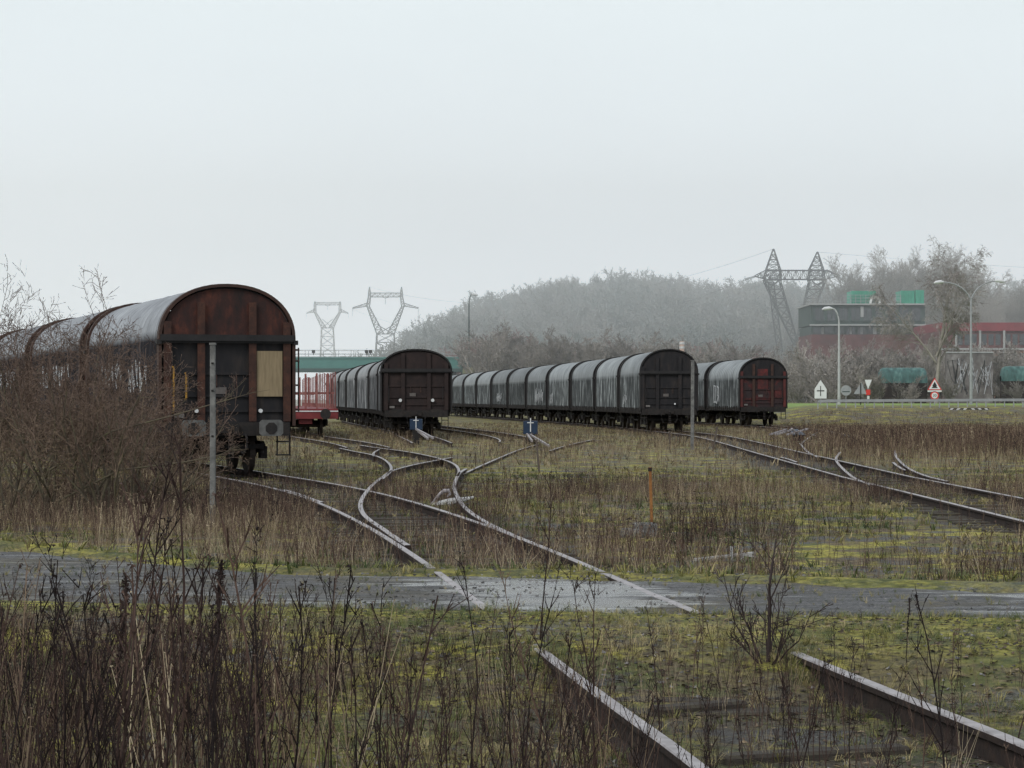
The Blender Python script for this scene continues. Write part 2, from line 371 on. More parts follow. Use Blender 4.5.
def gz(X, Y, noise=True):
    X = np.asarray(X, float); Y = np.asarray(Y, float)
    nr = road_near(X); fr = road_far(X)
    raise_ = sst(nr-4.2, nr-2.7, Y)*(1-sst(fr+.3, fr+2.2, Y))
    inroad = sst(nr-.5, nr+.0, Y)*(1-sst(fr, fr+.5, Y))
    z = g0(Y)+raise_*(.185*(1-inroad)+.115*inroad)
    if noise:
        z = z+(fbm(X*.9, Y*.9, 3)-.5)*.09*(1-inroad)*(1-.7*raise_)*np.clip(1, 0, 1)
    v = sst(150, 182, Y)*sst(15.5, 24, X)
    z = z+1.35*v
    return z
def at(px, py, zoff=None):
    """world point on the ground (or zoff above the base level) seen at a pixel, used only to lay out measurements"""
    Y = 30.0
    for _ in range(60):
        X = (px-512)/F*Y
        z = float(gz(X, Y, False)) if zoff is None else float(g0(Y))+zoff
        Y = .5*Y+.5*min(900, (CZ-z)*F/(py-HOR))
    return ((px-512)/F*Y, Y, z)

# ------------------------------------------------------------------ ground sheet
def build_ground():
    Ys = np.concatenate([np.linspace(-60, 3, 22), 3*np.power(60/3, np.linspace(0, 1, 330))[1:], np.geomspace(60, 4000, 130)[1:]])
    U = np.linspace(-1, 1, 181)
    V = []
    YY, UU = np.meshgrid(Ys, U, indexing='ij')
    XX = UU*(np.maximum(YY, 0)*.55+9)+np.sign(UU)*np.abs(UU)**5*(40+np.abs(YY)*1.2)
    ZZ = gz(XX, YY)
    V = np.stack([XX, YY, ZZ], -1).reshape(-1, 3)
    ny, nx = XX.shape
    i = np.arange(ny-1)[:, None]*nx+np.arange(nx-1)[None, :]
    Fc = np.stack([i, i+1, i+nx+1, i+nx], -1).reshape(-1, 4)
    me = raw_mesh('ground', V, Fc, [M['ground']], smooth=True)
    x, y = V[:, 0], V[:, 1]
    nr = road_near(x); fr = road_far(x)
    g = np.exp(-((y-fr-.9)/.9)**2)*np.where(x < -1.0, 1, .75)
    g = np.maximum(g, np.exp(-((y-nr+.7)/.8)**2)*.8)
    g = np.maximum(g, .85*sst(.5, 1.5, x)*np.exp(-((y-14.6)/1.2)**2))
    g = np.maximum(g, .8*np.exp(-((x+.55)/.75)**2-((y-11)/1.8)**2))
    g = np.clip(g*(.55+.9*fbm(x*2, y*2, 9)), 0, 1)
    lawn = sst(178, 186, y)*(1-sst(238, 250, y))*sst(17, 21, x)
    bal = np.zeros(len(x))
    for f_, a_, b_ in ((fA, 20, 95), (fF, 30, 120), (lambda y_: fA(y_)+np.clip((y_-27)*.06, 0, 2.2), 28, 60)):
        bal = np.maximum(bal, (1-sst(1.0, 1.9, np.abs(x-f_(y))))*sst(a_, a_+3, y)*(1-sst(b_-10, b_, y)))
    bal = np.maximum(bal, (1-sst(1.0, 2.4, np.abs(x-fA(y))))*(1-sst(12, 14, y))*.55)
    bal = np.clip(bal*(.25+1.4*fbm(x*1.3, y*1.1, 33)), 0, 1)
    for nm, d in (('green', g*(1-bal)), ('lawn', lawn), ('ballast', bal)):
        a = me.attributes.new(nm, 'FLOAT', 'POINT'); a.data.foreach_set('value', d.astype(np.float32))
    o = bpy.data.objects.new('ground', me); link(o); tag(o, kind='structure')
    # crossing road
    xs = np.linspace(-38, 38, 420); V = []; nv = 15
    for k, X in enumerate(xs):
        a = road_near(X)+.5*(fbm(X*1.7, 2, 4)-.5)*2; b = road_far(X)+.45*(fbm(X*1.9, 7, 5)-.5)*2
        for j in range(nv):
            t = j/(nv-1); Y = a+(b-a)*t
            e = -0.09 if j in (0, nv-1) else 0
            V.append((X, Y, g0(Y)+.158+e+(fbm(X*.8, Y*1.5, 6)-.5)*.012))
    V = np.array(V); i = np.arange(len(xs)-1)[:, None]*nv+np.arange(nv-1)[None, :]
    Fc = np.stack([i, i+nv, i+nv+1, i+1], -1).reshape(-1, 4)
    me = raw_mesh('road', V, Fc, [M['road']], smooth=True); x, y = V[:, 0], V[:, 1]
    wet = np.exp(-((x-.45)/1.1)**2)+.55*np.exp(-((x+1.4)/.7)**2-((y-18.2)/.8)**2)+.5*np.exp(-((x-3.9)/.8)**2)+.35*np.exp(-((x+4.2)/1.6)**2)
    a = me.attributes.new('wet', 'FLOAT', 'POINT'); a.data.foreach_set('value', np.clip(wet, 0, 1).astype(np.float32))
    o = bpy.data.objects.new('road', me); link(o); tag(o, kind='structure')
# ------------------------------------------------------------------ tracks
def spline(pts):
    """X(Y) natural cubic through (X,Y) points"""
    P = sorted(pts, key=lambda p: p[1]); y = np.array([p[1] for p in P], float); x = np.array([p[0] for p in P], float)
    n = len(y); h = np.diff(y); A = np.zeros((n, n)); b = np.zeros(n); A[0, 0] = A[-1, -1] = 1
    for i in range(1, n-1):
        A[i, i-1] = h[i-1]; A[i, i] = 2*(h[i-1]+h[i]); A[i, i+1] = h[i]; b[i] = 6*((x[i+1]-x[i])/h[i]-(x[i]-x[i-1])/h[i-1])
    m = np.linalg.solve(A, b)
    def f(Y):
        Y = np.asarray(Y, float); i = np.clip(np.searchsorted(y, Y)-1, 0, n-2); d = Y-y[i]; hh = h[i]
        s = x[i]+d*((x[i+1]-x[i])/hh-hh*(2*m[i]+m[i+1])/6)+m[i]/2*d**2+(m[i+1]-m[i])/(6*hh)*d**3
        lo = (x[1]-x[0])/h[0]-h[0]*m[1]/6; hi = (x[-1]-x[-2])/h[-1]+h[-1]*m[-2]/6
        s = np.where(Y < y[0], x[0]+lo*(Y-y[0]), s); s = np.where(Y > y[-1], x[-1]+hi*(Y-y[-1]), s)
        return s
    return f
PROF = [(-.036, .165), (-.030, .172), (.030, .172), (.036, .165), (.034, .135), (.010, .118), (.010, .035), (.07, .015), (.07, .0),
        (-.07, .0), (-.07, .015), (-.010, .035), (-.010, .118), (-.034, .135)]
def rail_mesh(line, parent, name='rail', dz=0.0, wide=1.0):
    """line: list of (x,y)"""
    P = np.array(line); T = np.gradient(P, axis=0); T /= np.linalg.norm(T, axis=1)[:, None]
    Rv = np.stack([T[:, 1], -T[:, 0]], -1)
    mb = MB(); n = len(PROF)
    for k in range(len(P)):
        z0 = float(g0(P[k, 1]))-.008+dz
        for (a, h) in PROF:
            mb.v.append((P[k, 0]+Rv[k, 0]*a*wide, P[k, 1]+Rv[k, 1]*a*wide, z0+h))
    for k in range(len(P)-1):
        for j in range(n):
            a = k*n+j; b = k*n+(j+1) % n
            mb.f.append((a, b, b+n, a+n)); mb.m.append(0 if j in (0, 1, 2) else 1)
    mb.f.append(tuple(range(n))); mb.m.append(1); mb.f.append(tuple(range((len(P)-1)*n, len(P)*n))[::-1]); mb.m.append(1)
    return mb.build(name, [M['rail_head'], M['rail_side']], parent)
def offset(f, ys, off):
    xs = f(ys); t = np.gradient(xs, ys); L = np.sqrt(1+t*t)
    return [(float(x+off/l), float(y-off*tt/l)) for x, y, tt, l in zip(xs, ys, t, L)]
def track(name_label, f, y0, y1, step=.8, sleepers=None, offs=(-.752, .752), gaps=None, seed=1):
    t = thing('railway_track', name_label, 'railway track')
    for o in offs:
        ys = np.arange(y0, y1, step)
        rail_mesh(offset(f, ys, o), t)
    if sleepers:
        rr = random.Random(seed)
        ys = np.arange(sleepers[0], sleepers[1], .62)
        for i, y in enumerate(ys):
            x = float(f(y)); sl = float((f(y+.1)-f(y-.1))/.2)
            if on_road(x, y) or (road_near(x)-4 < y < road_far(x)+.4): continue
            mb = MB(); w = 2.5+rr.uniform(-.08, .08)
            mb.box((0, 0, 0), (w, .24, .13), rz=0)
            s = mb.build('sleeper', M['sleeper'], t, bevel=.012)
            s.location = (x+rr.uniform(-.04, .04), y+rr.uniform(-.04, .04), float(g0(y))-(.072 if y < 20 else .035)+rr.uniform(-.012, .012))
            s.rotation_euler = (0, rr.uniform(-.008, .008), -math.atan(sl)+rr.uniform(-.02, .02))
    return t
fA = spline([(2.6, 2), (1.425, 9.9), (.334, 19.2), (-.906, 27.8), (-3.45, 41.8), (-6.67, 53.5), (-10.5, 65), (-22.3, 100)])
def wy(px, py):      # rail-head measurement
    p = at(px, py, .165); return (p[0], p[1])
def px_line(pts, n=6):
    P = [wy(*p) for p in pts]; out = []
    for i in range(len(P)-1):
        p0 = P[max(i-1, 0)]; p1 = P[i]; p2 = P[i+1]; p3 = P[min(i+2, len(P)-1)]
        for k in range(n):
            t = k/n
            out.append(tuple(.5*((2*b)+(-a+c)*t+(2*a-5*b+4*c-d)*t*t+(-a+3*b-3*c+d)*t**3) for a, b, c, d in zip(p0, p1, p2, p3)))
    out.append(P[-1]); Q = np.array(out); d = np.r_[0, np.cumsum(np.linalg.norm(np.diff(Q, axis=0), axis=1))]; m = max(8, int(d[-1]/.4))
    t = np.linspace(0, d[-1], m); Q = np.stack([np.interp(t, d, Q[:, 0]), np.interp(t, d, Q[:, 1])], -1); a, b = Q[0].copy(), Q[-1].copy()
    for _ in range(14): Q[1:-1] = .25*Q[:-2]+.5*Q[1:-1]+.25*Q[2:]
    return [tuple(q) for q in Q]
track('long curving track running from the foreground over the road to the rusty brown wagon', fA, 3, 92, .7, sleepers=(8, 60))
# diverging turnout, rails as measured on the ground
tB = thing('railway_track', 'turnout track branching off and bending right from the middle of the curving track', 'railway track')
rail_mesh(px_line([(408, 545), (398, 539), (381, 527), (365, 516), (360, 506), (362, 498), (366, 492), (374, 483), (388, 472.5), (396, 469), (416, 464), (439, 459.5), (452, 457.2)]), tB)
rail_mesh(px_line([(524, 540), (515, 535.3), (498, 528), (482, 519.5), (468, 510), (460, 501), (455.5, 492), (454, 486), (456.5, 478), (460, 472), (466, 468.5)]), tB)
rail_mesh(px_line([(462, 470.5), (485, 460.6), (518, 447.5), (538, 442)]), tB, dz=-.085)
tC = thing('railway_track', 'short branch rails curling left towards the red stake wagon', 'railway track')
rail_mesh(px_line([(381, 479), (388, 474), (391.5, 468), (388, 462), (381, 457.5), (370, 454), (356, 451.5), (340, 448)]), tC)
rail_mesh(px_line([(457.5, 476), (459, 470), (454, 463.5), (439, 458), (416, 453), (396, 449.8), (380, 448), (360, 445)]), tC)
rail_mesh(px_line([(374, 456), (373.5, 452.5), (379, 449.3)]), tC)
fF = spline([(7.0, 15), (7.65, 38), (8.15, 60), (8.5, 76), (9.0, 100), (8.75, 112), (8.12, 120), (7.54, 131), (5.34, 155), (2.5, 179), (-.44, 203), (-4.8, 240)])
track('long straight track on the right leading to the front of the middle wagon row', fF, 8, 245, 1.5, sleepers=(30, 60), seed=3)
tG = thing('railway_track', 'branch track diverging right to the red fronted wagon', 'railway track')
rail_mesh(px_line([(872, 485), (855, 478), (844.6, 470), (838, 463), (836, 458), (840, 452)]), tG)
rail_mesh(px_line([(948, 481), (928.6, 476.4), (912, 470), (902, 463), (896, 456), (895, 450.4)]), tG)
fG = spline([(11.7, 76), (13.2, 90), (15.2, 112), (16.1, 128), (15.7, 144), (14.5, 156), (11.8, 180)])
track('weedy track carrying the red fronted wagon at the far right', fG, 104, 195, 2)
fI = spline([(1.6, 72), (2.1, 79), (4.2, 99), (6.0, 115), (6.9, 130)])
tI = thing('railway_track', 'half buried rail pieces beside the blue box in the middle field', 'railway track')
rail_mesh([p for p in offset(fI, np.arange(78, 101, 1.0), -.75)], tI, dz=-.07)
fJ = spline([(-.56, 78), (.25, 90), (-.1, 102), (-1.2, 114), (-3.9, 135), (-9, 175), (-14, 215)])
track('empty track between the two wagon rows', fJ, 90, 220, 2)
fR2 = spline([(-2.9, 86), (-3.5, 94), (-4.33, 104), (-5.2, 116), (-6.4, 128), (-9.4, 152), (-12.2, 176)])
track('track under the second wagon row', fR2, 88, 180, 2)
fC = spline([(-4.3, 74.6), (-6.5, 90), (-9.4, 105), (-12, 126), (-16, 160)])
track('track under the red stake wagon', fC, 80, 165, 2)
build_ground()
# spare rails: check rail inside A, point blades on F
tS = thing('railway_track', 'loose switch blades lying against the right hand track', 'railway track')
rail_mesh(px_line([(800, 443), (807, 451), (818, 457)]), tS); rail_mesh(px_line([(801, 443.5), (808, 438), (817.7, 432)]), tS)
rail_mesh(px_line([(781, 457), (788, 458.6), (797, 462)]), tS)
rail_mesh(px_line([(893, 462), (898, 466), (905, 470)]), tS)
tS2 = thing('check_rail', 'short check rail lying inside the curving track near the post', 'rail')
rail_mesh(px_line([(284, 489.5), (296, 492), (306, 496.5), (322, 502)]), tS2)

# ------------------------------------------------------------------ wagons
def arch(hw, zb, zc, n=24, ins=0.0, zfloor=None):
    pts = []
    a, c = hw-ins, (zc-ins)-zb
    if zfloor is not None: pts.append((a, zfloor))
    for i in range(n+1):
        t = math.pi*i/n
        co, si = math.cos(t), math.sin(t)
        pts.append((a*math.copysign(abs(co)**.92, co), zb+c*abs(si)**.92))
    if zfloor is not None: pts.append((-a, zfloor))
    return pts
def wagon(kind, label, loc, rz, group, hw=1.535, zc=4.25, zb=3.03, far=False):
    zf = 1.18; LB = 10.85
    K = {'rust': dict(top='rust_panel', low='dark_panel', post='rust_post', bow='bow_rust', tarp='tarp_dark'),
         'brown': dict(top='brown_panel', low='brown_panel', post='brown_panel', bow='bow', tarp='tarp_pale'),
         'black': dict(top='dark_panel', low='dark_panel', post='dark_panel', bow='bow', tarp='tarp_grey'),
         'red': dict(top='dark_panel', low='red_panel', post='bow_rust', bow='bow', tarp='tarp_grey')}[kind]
    t = thing('hooded_wagon', label, 'freight wagon', loc, rz, group)
    # hood skin with ribs
    prof = arch(hw, zb, zc, 26, .02, zf-.05); n = len(prof); ny = 181
    V = []; 
    pr = np.array(prof); sides = np.array([[pr[0][0], z] for z in np.linspace(zf-.05, zb, 7)][:-1]); L2 = sides.copy(); L2[:, 0] *= -1
    pr = np.vstack([sides, pr[1:-1], L2[::-1]]); n = len(pr)
    rr = np.random.default_rng(7)
    for k in range(ny):
        y = .10+(LB-.2)*k/(ny-1)
        ph = (y-.1)/.59
        rib = math.exp(-((ph-round(ph))/.07)**2)
        sc = 1-.042*(1-rib)*(.55+.45*abs(math.sin(math.pi*ph)))
        for (x, z) in pr:
            wob = 1+.005*(vnoise(y*2.2+x, z*2.5, 2)-.5)
            V.append((x*sc*wob, y, zf+(z-zf)*(sc*.5+.5)*wob))
    i = np.arange(ny-1)[:, None]*n+np.arange(n-1)[None, :]
    Fc = np.stack([i, i+n, i+n+1, i+1], -1).reshape(-1, 4)
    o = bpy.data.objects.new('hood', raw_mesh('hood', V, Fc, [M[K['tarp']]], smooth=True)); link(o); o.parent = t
    # dark end bows
    for y0, y1 in ((-.06, .16), (LB-.16, LB+.06)):
        outer = arch(hw, zb, zc, 28, -.025, zf-.1); inner = arch(hw, zb, zc, 28, .045, zf-.1); m = len(outer); mb = MB()
        vs = [(x, y0, z) for x, z in outer]+[(x, y0, z) for x, z in inner]+[(x, y1, z) for x, z in outer]+[(x, y1, z) for x, z in inner]
        fs = []
        for k in range(m-1):
            fs += [(k, k+1, m+k+1, m+k), (2*m+k, 3*m+k, 3*m+k+1, 2*m+k+1), (k, 2*m+k, 2*m+k+1, k+1), (m+k, m+k+1, 3*m+k+1, 3*m+k)]
        mb.add(vs, fs); mb.build('end_bow', M[K['bow']], t)
    def endwall(s):
        """s=+1 near end (y=0 facing -y), -1 far end"""
        Yp = (lambda y: y) if s > 0 else (lambda y: LB-y)
        mb = MB(); up = [p for p in arch(hw, zb, zc, 28, .08)]
        mb.prism([(x, max(z, zb)) for x, z in up], Yp(.03), Yp(.10), 0)
        mb.b2((-hw+.08, Yp(.05), zf-.02), (hw-.08, Yp(.10), zb), 1)
        e = mb.build('end_wall', [M[K['top']], M[K['low']]], t)
        for xp in (-1.36, -.60, .57, 1.36):
            top = zb+(zc-zb)*max(0.0, 1-(abs(xp)/(hw-.05))**2)**.5-.10; mb = MB()
            z1 = min(top, 3.86)
            mb.b2((xp-.05, Yp(-.045), zf), (xp+.05, Yp(.028), z1)); mb.b2((xp-.085, Yp(-.06), zf), (xp+.085, Yp(-.046), z1))
            mb.build('end_post', M['red_post' if kind == 'red' and abs(xp) > 1 else K['post']], t)
        mb = MB(); mb.b2((-hw+.01, Yp(-.09), zb-.09), (hw-.01, Yp(-.061), zb+.10)); mb.b2((-hw+.01, Yp(-.14), zb-.045), (hw-.01, Yp(-.091), zb-.02))
        mb.b2((-hw-.07, Yp(-.12), zb-.12), (-hw+.03, Yp(.14), zb-.02)); mb.b2((hw-.03, Yp(-.12), zb-.12), (hw+.07, Yp(.14), zb-.02))
        mb.build('cross_beam', M['bow'], t)
        mb = MB()
        for zz in (2.26, 1.76, 1.42):
            for xa, xb in ((-1.27, -.69), (-.51, .48), (.66, 1.27)): mb.b2((xa, Yp(.0), zz-.03), (xb, Yp(.048), zz+.03))
        mb.build('panel_rib', M[K['low']], t)
        return Yp
    Yp = endwall(1); endwall(-1)
    if kind == 'rust':
        mb = MB(); mb.b2((.67, -.02, 1.74), (1.265, .045, 2.77)); mb.build('plywood_sheet', M['plywood'], t, bevel=.005)
        for x, za, zb_ in ((-1.24, 1.38, 2.40), (-.96, 1.68, 2.26)):
            mb = MB(); mb.tube([(x, -.06, za), (x, -.16, za+.03), (x, -.16, zb_-.03), (x, -.06, zb_)], .022, 8); mb.build('handrail', M['yellow_rail'], t)
    elif not far:
        for x in (-1.24, 1.2):
            mb = MB(); mb.tube([(x, -.06, 1.5), (x, -.14, 1.53), (x, -.14, 2.2), (x, -.06, 2.23)], .018, 6); mb.build('handrail', M['bow'], t)
    if kind == 'red':
        for (xa, xb, za, zb_) in ((-.35, .3, 2.3, 3.55), (.75, 1.25, 1.75, 2.2), (-1.2, -.75, 1.62, 1.72), (-.45, .45, 1.62, 1.70)):
            mb = MB(); mb.b2((xa, -.012, za), (xb, .028, zb_)); mb.build('red_patch', M['red_faded'], t)
    if kind in ('brown', 'rust', 'black'):
        for x in (-.72, .74) if kind != 'black' else (.3,):
            mb = MB(); mb.disc((x, -.10, 1.42 if kind != 'brown' else 1.62), (0, 1, 0), .045 if kind != 'brown' else .075, .05, 14); mb.build('lamp_bracket', M['white_paint'], t)
    # frame
    mb = MB()
    for s in (-1, 1):
        mb.b2((s*1.43-.04, .05, .93), (s*1.43+.04, LB-.05, 1.17)); mb.b2((s*1.36-.10, .05, 1.06), (s*1.36+.02, LB-.05, 1.12))
        for k in range(15): mb.b2((s*1.49-.02, .4+k*.72-.05, .90), (s*1.49+.035, .4+k*.72+.05, 1.22))
    mb.b2((-.35, .1, .80), (.35, LB-.1, 1.1)); mb.b2((-1.3, .12, 1.10), (1.3, LB-.12, 1.17))
    mb.b2((-.9, 4.3, .45), (.5, 5.2, .8)); mb.tube([(-.6, 5.9, .65), (-.6, 7.0, .65)], .17, 10)
    for s in (-1, 1): mb.bar((s*1.1, 3.6, .95), (s*1.1, 4.4, .55), .06); mb.bar((s*1.1, 4.4, .55), (s*1.1, 6.5, .55), .06); mb.bar((s*1.1, 6.5, .55), (s*1.1, 7.3, .95), .06)
    mb.build('underframe', M['under'], t)
    for s in (1, -1):
        Y2 = (lambda y: y) if s > 0 else (lambda y: LB-y)
        mb = MB(); mb.b2((-1.42, Y2(-.08), .86), (1.42, Y2(.08), 1.16)); mb.b2((-.24, Y2(-.15), .92), (.24, Y2(-.08), 1.10))
        mb.build('headstock', M['under'], t)
        for x in (-.875, .875):
            b = MB(); b.tube([(x, Y2(-.08), 1.04), (x, Y2(-.30), 1.04)], [.13, .13], 12); b.tube([(x, Y2(-.30), 1.04), (x, Y2(-.56), 1.04)], [.095, .085], 12)
            bo = b.build('buffer', M['under'], t)
            h = MB(); ya, yb = Y2(-.56), Y2(-.60)
            w_, h_ = .27, .18; c_ = .06
            h.prism([(x-w_+c_, 1.04-h_), (x+w_-c_, 1.04-h_), (x+w_, 1.04-h_+c_), (x+w_, 1.04+h_-c_), (x+w_-c_, 1.04+h_), (x-w_+c_, 1.04+h_), (x-w_, 1.04+h_-c_), (x-w_, 1.04-h_+c_)], ya, yb)
            ho = h.build('buffer_head', M['buffer_white'] if kind == 'rust' else M['under'], t); 
            bo.parent = t; ho.parent = bo
            if kind == 'rust' and s > 0:
                h = MB(); h.disc((x, -.606, 1.03), (0, 1, 0), .14, .012, 8); q = h.build('grease_patch', M['under'], t); q.parent = bo
        c = MB(); c.tube([(0, Y2(-.15), 1.02), (0, Y2(-.36), 1.0), (0, Y2(-.42), .93), (0, Y2(-.36), .88)], .035, 8)
        for k in range(5): c.tube([(-.05, Y2(-.38-.01*k), .86-.1*k), (.05, Y2(-.38-.01*k), .86-.1*k), (.05, Y2(-.38-.01*k), .78-.1*k), (-.05, Y2(-.38-.01*k), .78-.1*k), (-.05, Y2(-.38-.01*k), .86-.1*k)], .018, 6)
        c.build('coupling', M['under'], t)
        for x in (-.42, .40):
            c = MB(); c.tube([(x, Y2(-.08), .88), (x, Y2(-.26), .80), (x*.95, Y2(-.30), .60), (x*.8, Y2(-.24), .46), (x*.7, Y2(-.18), .50)], .025, 7); c.build('brake_hose', M['under'], t)
        yc = Y2(2.1)
        bg = MB()
        for sx in (-1, 1):
            X = sx*1.0
            bg.add([(X-.05, yc-1.35, .62), (X-.05, yc-1.2, .72), (X-.05, yc-.5, .72), (X-.05, yc-.35, .86), (X-.05, yc+.35, .86), (X-.05, yc+.5, .72), (X-.05, yc+1.2, .72), (X-.05, yc+1.35, .62), (X-.05, yc+1.2, .50), (X-.05, yc+.55, .50), (X-.05, yc+.3, .34), (X-.05, yc-.3, .34), (X-.05, yc-.55, .50), (X-.05, yc-1.2, .50),
                    (X+.05, yc-1.35, .62), (X+.05, yc-1.2, .72), (X+.05, yc-.5, .72), (X+.05, yc-.35, .86), (X+.05, yc+.35, .86), (X+.05, yc+.5, .72), (X+.05, yc+1.2, .72), (X+.05, yc+1.35, .62), (X+.05, yc+1.2, .50), (X+.05, yc+.55, .50), (X+.05, yc+.3, .34), (X+.05, yc-.3, .34), (X+.05, yc-.55, .50), (X+.05, yc-1.2, .50)],
                   [tuple(range(14)), tuple(range(27, 13, -1))]+[(q, (q+1) % 14, (q+1) % 14+14, q+14) for q in range(14)])
            for a in (-.9, .9): bg.box((X+sx*.08, yc+a, .46), (.16, .26, .28)); bg.tube([(X, yc+a-.2, .72), (X, yc+a-.2, .44)], .06, 8); bg.tube([(X, yc+a+.2, .72), (X, yc+a+.2, .44)], .06, 8)
        bg.b2((-1.0, yc-.2, .5), (1.0, yc+.2, .8)); bg.b2((-1.0, yc-1.42, .55), (1.0, yc-1.32, .66)); bg.b2((-1.0, yc+1.32, .55), (1.0, yc+1.42, .66))
        bg.build('bogie_frame', M['under'], t)
        for a in (-.9, .9):
            w = MB(); w.tube([(-.9, yc+a, .46), (.9, yc+a, .46)], .075, 10)
            for sx in (-1, 1):
                w.tube([(sx*.685, yc+a, .46), (sx*.715, yc+a, .46), (sx*.72, yc+a, .46), (sx*.815, yc+a, .46)], [.488, .485, .46, .455], 26)
                w.tube([(sx*.815, yc+a, .46), (sx*.83, yc+a, .46)], [.16, .13], 14)
            w.build('wheelset', M['wheel'], t)
    if not far:
        for sx in (-1, 1):
            mb = MB()
            for zz_ in (.42, .72): mb.b2((sx*1.30-.15, -.05, zz_-.015), (sx*1.30+.15, .18, zz_+.015))
            mb.b2((sx*1.30-.16, .02, .40), (sx*1.30-.13, .06, .92)); mb.b2((sx*1.30+.13, .02, .40), (sx*1.30+.16, .06, .92))
            mb.build('step', M['under'], t)
        mb = MB()
        for xq in (-1.36, -.60, .57, 1.36):
            for q in range(9): mb.disc((xq+.055, -.064, 1.35+q*.19), (0, 1, 0), .012, .012, 6); mb.disc((xq-.055, -.064, 1.35+q*.19), (0, 1, 0), .012, .012, 6)
        mb.build('rivets', M['bow_rust'], t)
        mb = MB(); mb.b2((-.30, -.012, 1.80), (-.02, .03, 1.95)); mb.build('number_plate', M['conc_wall'], t)
        mb = MB(); mb.b2((-1.2, -.012, 1.26), (-.98, .03, 1.36)); mb.build('number_plate', M['conc_wall'], t)
        for xq in (-.25, .2): mb = MB(); mb.tube([(xq, .0, 1.95), (xq, -.05, 1.98), (xq, -.05, 2.2), (xq, .0, 2.22)], .014, 6); mb.build('door_bolt', M['bow_rust'], t)
    if kind == 'rust':
        mb = MB()
        for z in (1.45, 2.0, 2.55, 2.8): mb.tube([(hw+.02, -.02, z), (hw+.11, -.02, z), (hw+.11, .06, z), (hw+.02, .06, z)], .02, 6)
        mb.tube([(hw+.11, .02, 1.4), (hw+.11, .02, 2.85)], .018, 6)
        mb.build('side_ladder', M['bow_rust'], t)
    return t
def strokes(parent, paths, w=.09, x=-1.58, mname='graffiti'):
    """scribbles sprayed on the left hand side of a wagon: (y,z) polylines"""
    for P in paths:
        pts = [(x, a[0], a[1]) for a in P]; mb = MB(); c = [Vector(p) for p in pts]; vs, fs = [], []
        for i, p in enumerate(c):
            d = (c[min(i+1, len(c)-1)]-c[max(i-1, 0)]); n = Vector((0, -d.z, d.y)).normalized()*w*.6
            vs += [p+n, p-n, p+n+Vector((.012, 0, 0)), p-n+Vector((.012, 0, 0))]
        for i in range(len(c)-1):
            q = 4*i; fs += [(q, q+1, q+5, q+4), (q+2, q+6, q+7, q+3), (q, q+4, q+6, q+2), (q+1, q+3, q+7, q+5)]
        mb.add(vs, fs); mb.build('graffiti', M[mname], parent)
rg = random.Random(11)
def scribble(y0, z0, w, h, n):
    out = []
    for k in range(n):
        y = y0+w*k/n; p = []
        for j in range(7):
            p.append((y+rg.uniform(-.05, .35)*w/n*2, z0+h*rg.uniform(0, 1)))
        out.append(p)
    return out

def zr(y): return float(g0(y))+.165
def heading(f, y): return math.atan(-float((f(y+1)-f(y-1))/2))
# row 1 (left)
g1 = 'hooded wagons in the near row on the left behind the bushes'
s1 = -.342; d1 = 12.04*math.cos(math.atan(s1)); x0, y0 = -6.40, 51.7
w = wagon('rust', 'rusty brown round roofed wagon with plywood sheet on its end, nearest of all the wagons', (x0, y0, zr(y0)), math.atan(-s1), g1)
strokes(w, scribble(1.5, 1.8, 2.6, .8, 5)+scribble(5, 1.9, 3.4, .7, 6), .05)
lab = ['dark grey hooded wagon seen through bare bush twigs, directly behind the rusty wagon', 'dark hooded wagon behind thick bush twigs, third of the left row',
       'dark hooded wagon at the left picture edge, fourth of the left row', 'dark hooded wagon furthest back in the left row']
protoA = None
for k in range(1, 5):
    loc = (x0+s1*d1*k, y0+d1*k, zr(y0+d1*k))
    if protoA is None:
        protoA = wagon('rust', lab[0], loc, math.atan(-s1), g1); 
        strokes(protoA, scribble(2, 1.9, 3.4, .8, 6)+scribble(6.5, 2, 2, .7, 3), .06)
    else: dup(protoA, loc, math.atan(-s1), lab[k-1], g1)
# row 3 (middle)
ordn = ['front', 'second', 'third', 'fourth', 'fifth', 'sixth', 'seventh', 'eighth', 'ninth', 'tenth', 'eleventh', 'twelfth']
g3 = 'hooded wagons in the long middle row'
X3 = [8.12, 7.50, 6.55, 5.33, 3.95, 2.5, 1.03, -.42, -1.93, -3.38, -4.85, -6.3]
proto3 = None
def row(X, Y0, ordlab, kindf, kindb, group, **kw):
    Ys = [Y0]
    for i in range(1, len(X)): Ys.append(Ys[-1]+math.sqrt(12.04**2-(X[i]-X[i-1])**2))
    proto = None; out = []
    for i in range(len(X)):
        j = min(i+1, len(X)-1); s = (X[j]-X[j-1])/(Ys[j]-Ys[j-1]); rz = math.atan(-s); loc = (X[i], Ys[i], zr(Ys[i]))
        if i == 0: out.append(wagon(kindf, ordlab[0], loc, rz, group, **kw))
        elif proto is None: proto = wagon(kindb, ordlab[1], loc, rz, group, far=True, **kw); out.append(proto)
        else: out.append(dup(proto, loc, rz, ordlab[i], group))
    return out
r3 = row(X3, 119, ['black ended grey hooded wagon at the front of the long middle row']+[f'grey hooded wagon, {ordn[i]} from the front, long middle row' for i in range(1, 12)], 'black', 'black', g3, hw=1.5)
strokes(r3[0], scribble(6.5, 1.4, 2.0, .5, 3), .05, -1.54)
strokes(r3[4], scribble(1.5, 1.3, 4.5, 1.2, 8), .08, -1.54); strokes(r3[3], scribble(8, 1.3, 1.6, .8, 3), .08, -1.54); strokes(r3[6], scribble(3, 1.4, 4, .8, 6), .09, -1.54)
